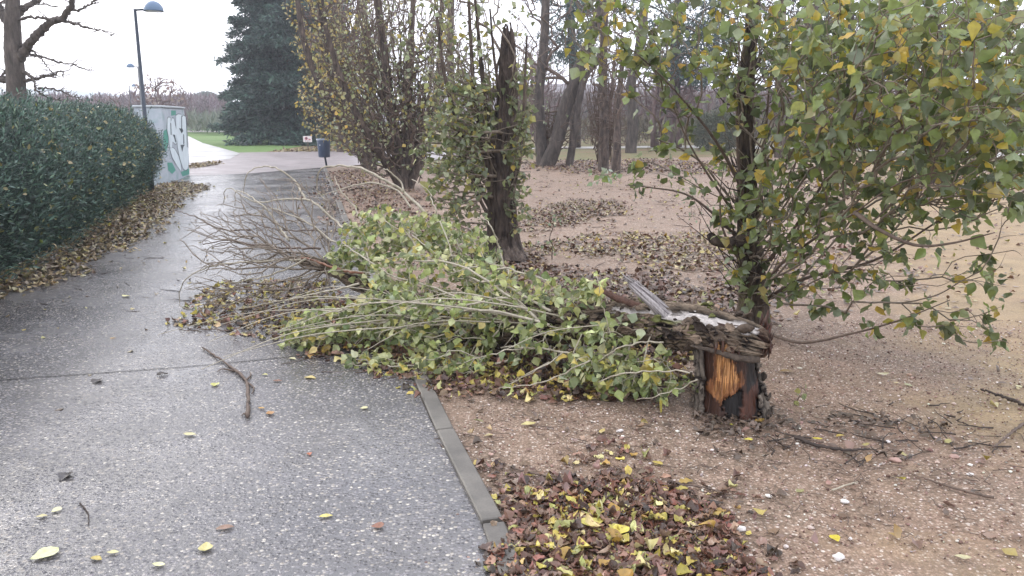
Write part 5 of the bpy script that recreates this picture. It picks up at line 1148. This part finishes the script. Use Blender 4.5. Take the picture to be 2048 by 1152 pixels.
litter('sparse leaf specks over the wet path', [(0, 640), (300, 500), (420, 400), (560, 360), (640, 360), (640, 500), (400, 620), (560, 700), (500, 760), (0, 900)], 210, (.03, .06), .35, TN, feather=.3, depth=.002)

# pebbles and twig debris
def rocks(n, poly, size, cols, seed=0, flat=.6):
    t = (1 + 5 ** .5) / 2; iv = unit(np.array([(-1, t, 0), (1, t, 0), (-1, -t, 0), (1, -t, 0), (0, -1, t), (0, 1, t), (0, -1, -t), (0, 1, -t), (t, 0, -1), (t, 0, 1), (-t, 0, -1), (-t, 0, 1)], float))
    fc = np.array([(0, 11, 5), (0, 5, 1), (0, 1, 7), (0, 7, 10), (0, 10, 11), (1, 5, 9), (5, 11, 4), (11, 10, 2), (10, 7, 6), (7, 1, 8), (3, 9, 4), (3, 4, 2), (3, 2, 6), (3, 6, 8), (3, 8, 9), (4, 9, 5), (2, 4, 11), (6, 2, 10), (8, 6, 7), (9, 8, 1)])
    P = scatter(poly, n, .2); n = len(P); s = rng.uniform(*size, n) * np.exp(rng.normal(0, .25, n)); k = rng.uniform(.6, 1.2, (n, 3)) * [1, 1, flat]; a = rng.uniform(0, 2 * PI, n)
    v = iv[None] * (1 + rng.normal(0, .13, (n, 12, 1))) * k[:, None] * s[:, None, None]; x = v[..., 0] * np.cos(a)[:, None] - v[..., 1] * np.sin(a)[:, None]; y = v[..., 0] * np.sin(a)[:, None] + v[..., 1] * np.cos(a)[:, None]
    v = np.stack([x, y, v[..., 2]], -1) + P[:, None] + [0, 0, 1] * (s * .15)[:, None, None]
    f = (fc[None] + (np.arange(n) * 12)[:, None, None]).reshape(-1, 3); return v.reshape(-1, 3), f, np.repeat(pick(cols, n, jit=.12), 12, 0)
M['stone'] = attr_material('stone', .75, .0, 200)
GRP = [(900, 830), (1100, 805), (1400, 800), (1560, 640), (2200, 640), (2300, 1200), (1000, 1220), (960, 1000)]
v, f, c = rocks(11000, GRP, (.0028, .006), pal('#8a6f64', '#a58b7f', '#73584d', '#bfa99d', '#93877f', '#5e483f', '#d3c7bd')); o = mk('gravel', v, f, M['stone'], None, c, True); tag(o, 'loose pinkish gravel grains covering the near ground', 'gravel', kind='stuff')
v, f, c = rocks(230, GRP, (.006, .012), pal('#cfc6bd', '#e0d9d0', '#b8a598', '#a08577')); o = mk('gravel', v, f, M['stone'], None, c, True); tag(o, 'larger pale pebbles strewn over the near ground', 'gravel', kind='stuff')
def twig_bits(label, poly, n, L, r, m, name='twig_litter', feather=.2):
    P = scatter(poly, n, feather); out = []
    for p in P:
        a = rng.uniform(0, PI); l = rng.uniform(*L); d = np.array([math.cos(a), math.sin(a), 0]) * l / 2; z = [0, 0, .008]
        out.append((np.array([p - d + z, p - d * .3 + rng.normal(0, l * .06, 3) * [1, 1, .15] + z, p + d * .4 + rng.normal(0, l * .06, 3) * [1, 1, .15] + z, p + d + z + [0, 0, rng.uniform(0, .01)]]), np.array([1, .9, .7, .4]) * rng.uniform(*r)))
    v, f = tubes(out); v[:, 2] = np.maximum(v[:, 2], .003); return tag(mk(name, v, f, m), label, 'twigs', kind='stuff')
twig_bits('dark bark scraps and twigs strewn right of the stump', [(1480, 860), (1700, 800), (1900, 800), (2060, 860), (1800, 930), (1500, 930), (1380, 880)], 70, (.04, .22), (.002, .006), M['twig_dark'])
twig_bits('fine twigs over the gravel in front of the stump', [(880, 820), (1400, 800), (1700, 900), (2000, 900), (1700, 1080), (1400, 1000), (1000, 960)], 330, (.03, .16), (.001, .003), M['twig_brown'])
twig_bits('twigs tangled in the leaves under the fallen crown', [(600, 640), (1000, 600), (1380, 700), (1340, 790), (900, 790)], 420, (.1, .5), (.0015, .004), M['twig_brown'])
twig_bits('twigs lying over the far gravel', [(1050, 345), (1400, 345), (1500, 500), (1500, 640), (1060, 520)], 80, (.1, .5), (.003, .007), M['twig_brown'])
twig_bits('small twigs blown over the wet path', [(100, 560), (430, 430), (600, 360), (640, 420), (420, 640), (200, 700)], 70, (.05, .3), (.0015, .004), M['twig_dark'])
# bark mulch chips by the stump
n = 700; P = np.vstack([scatter([(1400, 850), (1600, 830), (1900, 860), (1800, 920), (1500, 900)], 200, .3), scatter([(1420, 830), (1560, 820), (1600, 860), (1400, 870)], 170, .08)]); n = len(P); P[:, 2] = rng.uniform(.004, .02, n)
v, f, c = leaves(P, np.column_stack([rng.normal(size=(n, 2)), rng.normal(0, .2, n)]), rng.normal(0, .3, (n, 3)) + [0, 0, 1], rng.uniform(.02, .06, n), pick(pal('#2c211d', '#3d2d26', '#513a2f', '#1d1614'), n), OVAL_V, LEAF_F, curl=.3); tag(mk('bark_chips', v, f, M['litter'], None, c, True), 'dark bark chips around the foot of the stump', 'bark chips', kind='stuff')

# ================================================================== SINGLE THINGS LYING ABOUT
def stick(label, pxs, r, m, name='stick', cat='stick', spur=()):
    P = np.array([G(*p) + [0, 0, r + .006 + (p[2] if len(p) > 2 else 0)] for p in [(q[0], q[1]) for q in pxs]]); Q = smooth_path(P, 30) + rng.normal(0, r * .25, (30, 3)); Q[:, 2] = np.maximum(Q[:, 2], r * .8)
    v, f = tube(Q, np.linspace(r * 1.15, r * .55, 30) * (1 + .15 * rng.normal(size=30)), 8)
    o = mk(name, v, f, m, smooth=True) if not spur else None
    if spur:
        parts = [(v, f)]
        for s_ in spur:
            S_ = np.array([G(*p) + [0, 0, r + .004] for p in s_]); parts.append(tube(smooth_path(S_, 10), np.linspace(r * .7, r * .25, 10), 6))
        v, f = merge(parts); o = mk(name, v, f, m, smooth=True)
    return tag(o, label, cat)
stick('long crooked dead stick lying on the wet path in front of the crown', [(495, 840), (497, 800), (492, 765), (470, 745), (440, 722), (405, 700)], .010, M['twig_brown'], spur=([(496, 770), (508, 780), (504, 792)], [(470, 746), (445, 742), (435, 748)], [(492, 765), (502, 755), (500, 748)], [(495, 835), (488, 832), (484, 836)]))
stick('dark stick at the right edge of the gravel', [(2060, 820), (2010, 800), (1960, 783)], .010, M['twig_dark'])
stick('thin grey stick at the right edge, below the dark one', [(2060, 842), (2010, 880), (1985, 900)], .008, M['twig_brown'])
stick('straight brown twig on the sandy gravel at the lower right', [(1985, 1000), (1920, 985), (1860, 965), (1822, 952)], .006, M['twig_brown'])
stick('reddish twig pointing at the leaf drift in the foreground', [(1135, 970), (1080, 955), (1020, 940)], .006, M['twig_brown'])
stick('short pale twig below the bark scraps', [(1665, 985), (1690, 975), (1715, 968)], .004, M['twig_pale'])
stick('thin dark twig curling on the path near its left edge', [(160, 1010), (176, 1030), (178, 1055)], .003, M['twig_dark'])
stick('thin twig above the leaf drift, slanting across the gravel', [(1300, 985), (1380, 975), (1465, 995)], .005, M['twig_brown'])
stick('rotten dark branch piece right of the stump among the scraps', [(1590, 880), (1640, 898), (1700, 905), (1740, 903)], .009, M['twig_dark'])
# white stones
def stone(label, px, py, s, col, group=None):
    t = G(px, py); n1, n2 = 10, 14; vs = [t + [0, 0, -s * .3]]; sx, sy = rng.uniform(.9, 1.5), rng.uniform(.6, .9); sd_ = rng.uniform(0, 50); ang = rng.uniform(-.5, .5)
    for i in range(1, n1):
        for j in range(n2):
            a, b = PI * i / n1, 2 * PI * j / n2; d = Vector((math.sin(a) * math.cos(b), math.sin(a) * math.sin(b), -math.cos(a))); k = s * (1 + .35 * noise.noise(d * 1.3 + Vector((sd_, 0, 0))))
            x, y = d.x * k * sx, d.y * k * sy; vs.append(t + [x * math.cos(ang) - y * math.sin(ang), x * math.sin(ang) + y * math.cos(ang), d.z * k * .6 + s * .3])
    vs.append(t + [0, 0, s * .85]); fs = [[0, 1 + (j + 1) % n2, 1 + j] for j in range(n2)] + [[1 + i * n2 + j, 1 + i * n2 + (j + 1) % n2, 1 + (i + 1) * n2 + (j + 1) % n2, 1 + (i + 1) * n2 + j] for i in range(n1 - 2) for j in range(n2)]
    k0 = 1 + (n1 - 2) * n2; fs += [[k0 + j, k0 + (j + 1) % n2, len(vs) - 1] for j in range(n2)]
    tag(mk('stone', np.array(vs), fs, M[col], smooth=True), label, 'stone', 'loose stones on the gravel')
M['whitestone'] = plain('white_stone', srgb('#cfc9c4'), .6, bump=.001, scale=60, var=.15); M['pinkstone'] = plain('pink_stone', srgb('#a88a7e'), .7, bump=.001, scale=60, var=.2)
for a in (('white stone lying alone at the bottom of the gravel', 1677, 1117, .022, 'whitestone'), ('white stone at the right rim of the foreground leaf drift', 1482, 1060, .020, 'whitestone'), ('white stone on the bare gravel above the lower twig', 1690, 1005, .015, 'whitestone'), ('greyish pink stone on the sandy patch right of the scraps', 1790, 922, .020, 'pinkstone'), ('round reddish stone on the sandy ground far right', 1908, 915, .018, 'pinkstone'), ('pale orange stone on the gravel left of the stump', 1240, 863, .014, 'whitestone'),
          ('small pale stone just right of the orange one left of the stump', 1243, 877, .011, 'pinkstone'), ('white pebble beside the bark scraps right of the stump', 1776, 885, .012, 'whitestone'), ('pale stone by the right picture edge at mid height', 1940, 950, .012, 'whitestone')): stone(*a)
# separate fallen leaves that can be pointed at
LV = [(90, 1115, .088, '#cfd0a0', 'large pale yellow-green leaf on the path in the bottom left corner', 'L'), (318, 1135, .045, '#d0cfa0', 'small pale leaf at the bottom edge of the path', 'O'), (193, 1122, .045, '#b09c4a', 'curled ochre leaf right of the large pale one', 'O'), (412, 1100, .058, '#c2b878', 'pale leaf with a brown tip near the bottom of the path', 'L'), (652, 1037, .048, '#cfc273', 'yellow oval leaf on the path left of the kerb', 'O'), (450, 1060, .062, '#8a6d5c', 'wet brown leaf flat on the path', 'O'), (755, 1058, .048, '#8a5b48', 'reddish brown leaf on the path near the kerb', 'L'), (380, 873, .062, '#c6bd8e', 'long pale leaf in the middle of the path', 'O'),
      (619, 912, .028, '#a8542c', 'tiny bright rust leaf standing on the path', 'L'), (728, 820, .04, '#d8d2a0', 'crumpled whitish leaf on the path near the kerb end', 'L'), (113, 1026, .04, '#cfcba0', 'pale leaf above the large one, on the left of the path', 'L'), (84, 1037, .038, '#c3b98a', 'tan leaf just left of the pale one, low on the path', 'O'), (226, 1110, .04, '#c9c28f', 'pale sliver of leaf between the ochre and the pale tipped one', 'O'), (430, 773, .055, '#b5b25c', 'yellow-green leaf left of the dead stick', 'L'), (540, 830, .05, '#a3743c', 'orange-brown leaf right of the dead stick end', 'L'), (523, 820, .035, '#b58a3c', 'small orange leaf touching the dead stick', 'O'),
      (195, 765, .07, '#3c3534', 'blackened curled leaf on the joint line of the path', 'L'), (325, 752, .06, '#37302f', 'dark wet leaf below the joint line, left of the stick', 'L'), (130, 957, .07, '#38343a', 'black crumpled leaf on the left part of the path', 'L'), (620, 758, .075, '#c3b070', 'long yellow leaf lying at the front edge of the crown', 'O'), (530, 752, .035, '#c4bd72', 'little yellow leaf beside the joint line', 'O'), (585, 720, .055, '#d0caa0', 'whitish leaf at the crown tip on the path', 'O'), (252, 595, .08, '#cfc88a', 'pale yellow leaf in the middle of the upper path', 'O'), (555, 765, .05, '#7a4f3a', 'brown leaf strip between stick and crown', 'O'),
      (1057, 852, .075, '#c8bb7c', 'long pale yellow leaf on the gravel left of the stump', 'O'), (1498, 883, .05, '#cdbf5e', 'yellow leaf on the gravel below the stump', 'O'), (1634, 882, .045, '#c4b240', 'bright yellow leaf on the rotten branch right of the stump', 'O'), (1670, 1082, .045, '#c9b83a', 'bright yellow heart shaped leaf on the bare gravel', 'L'), (1765, 752, .07, '#bdb48a', 'pale leaf on the gravel right of the stump', 'O'), (1572, 745, .08, '#8a7046', 'curled tan leaf right behind the stump', 'O'), (1455, 852, .055, '#b5ac48', 'yellow leaf touching the base of the stump', 'O'), (1520, 845, .06, '#b8933c', 'ochre leaf leaning on the right foot of the stump', 'O'), (1680, 875, .045, '#b89f4c', 'dull yellow leaf right of the rotten branch', 'O'),
      (1185, 1062, .085, '#c4b95c', 'large yellow leaf on top of the foreground leaf drift', 'L'), (1240, 1078, .07, '#c9b94a', 'folded yellow leaf near the middle of the leaf drift', 'L'), (1420, 1012, .05, '#5f7040', 'small green leaf at the rim of the leaf drift', 'L'), (955, 930, .05, '#b8a050', 'two-tone leaf on the gravel beside the kerb', 'L'), (1925, 1120, .05, '#b9b18a', 'pale leaf on the sandy ground in the bottom right', 'O')]
for px, py, s_, col, lab, kd in LV:
    p = G(px, py); hi = py > 1040 and px > 1040 and px < 1300; z = .036 if hi else .012
    tv = (LEAF_V if kd == 'L' else OVAL_V).copy(); cu = rng.normal(0, .14)
    a = rng.uniform(0, 2 * PI) if kd == 'L' else rng.choice([0, PI]) + rng.normal(0, .3)
    # finer blade: subdivide the fan outline
    X = np.array([math.cos(a), math.sin(a), 0]); Yd = np.array([-math.sin(a), math.cos(a), 0]); N_ = 9; rows = 8; vs = []
    for i in range(rows + 1):
        t = i / rows; wdt = (.78 * math.sin(PI * min(1, t ** .62)) ** .8 if kd == 'L' else .5 * math.sin(PI * t) ** .75) / 2 + .008
        for j in range(N_):
            u = -1 + 2 * j / (N_ - 1); x = u * wdt * (1 + .06 * math.sin(t * 40)); zz = .10 * abs(u) * wdt * 2 + cu * (t - .5) ** 2 * 2 + .05 * noise.noise(Vector((u * 2 + px, t * 3, py)))
            vs.append(p + s_ * 1.15 * ((t - .5) * X + x * Yd) + np.array([0, 0, z + s_ * zz * (2.2 if srgb(col)[1] < .06 else 1)]))
    i, j = np.meshgrid(np.arange(rows), np.arange(N_ - 1), indexing='ij'); q = (i * N_ + j).ravel(); vs = np.array(vs); vs[:, 2] = np.maximum(vs[:, 2], .0085)
    tag(mk('leaf', vs, np.stack([q, q + N_, q + N_ + 1, q + 1], -1), M['litter'], None, np.repeat(np.array(srgb(col))[None], len(vs), 0), True), lab, 'leaf', 'single fallen leaves')

# ================================================================== HAZE
hz = [(x, y, z) for z in (-1.2, 32.0) for x, y in ((-480, -30), (480, -30), (480, 690), (-480, 690))]
o = mk('haze', hz, [[0, 3, 2, 1], [4, 5, 6, 7], [0, 1, 5, 4], [1, 2, 6, 5], [2, 3, 7, 6], [3, 0, 4, 7]], [], None)
hm_ = bpy.data.materials.new('haze'); hm_.use_nodes = True; t_ = hm_.node_tree; t_.nodes.clear()
pv = t_.nodes.new('ShaderNodeVolumePrincipled'); pv.inputs['Color'].default_value = (.86, .89, .96, 1); pv.inputs['Density'].default_value = .0014; pv.inputs['Anisotropy'].default_value = .3
ho = t_.nodes.new('ShaderNodeOutputMaterial'); t_.links.new(pv.outputs[0], ho.inputs['Volume']); o.data.materials.append(hm_)
tag(o, 'thin pale winter haze hanging over the park', 'haze', kind='stuff')
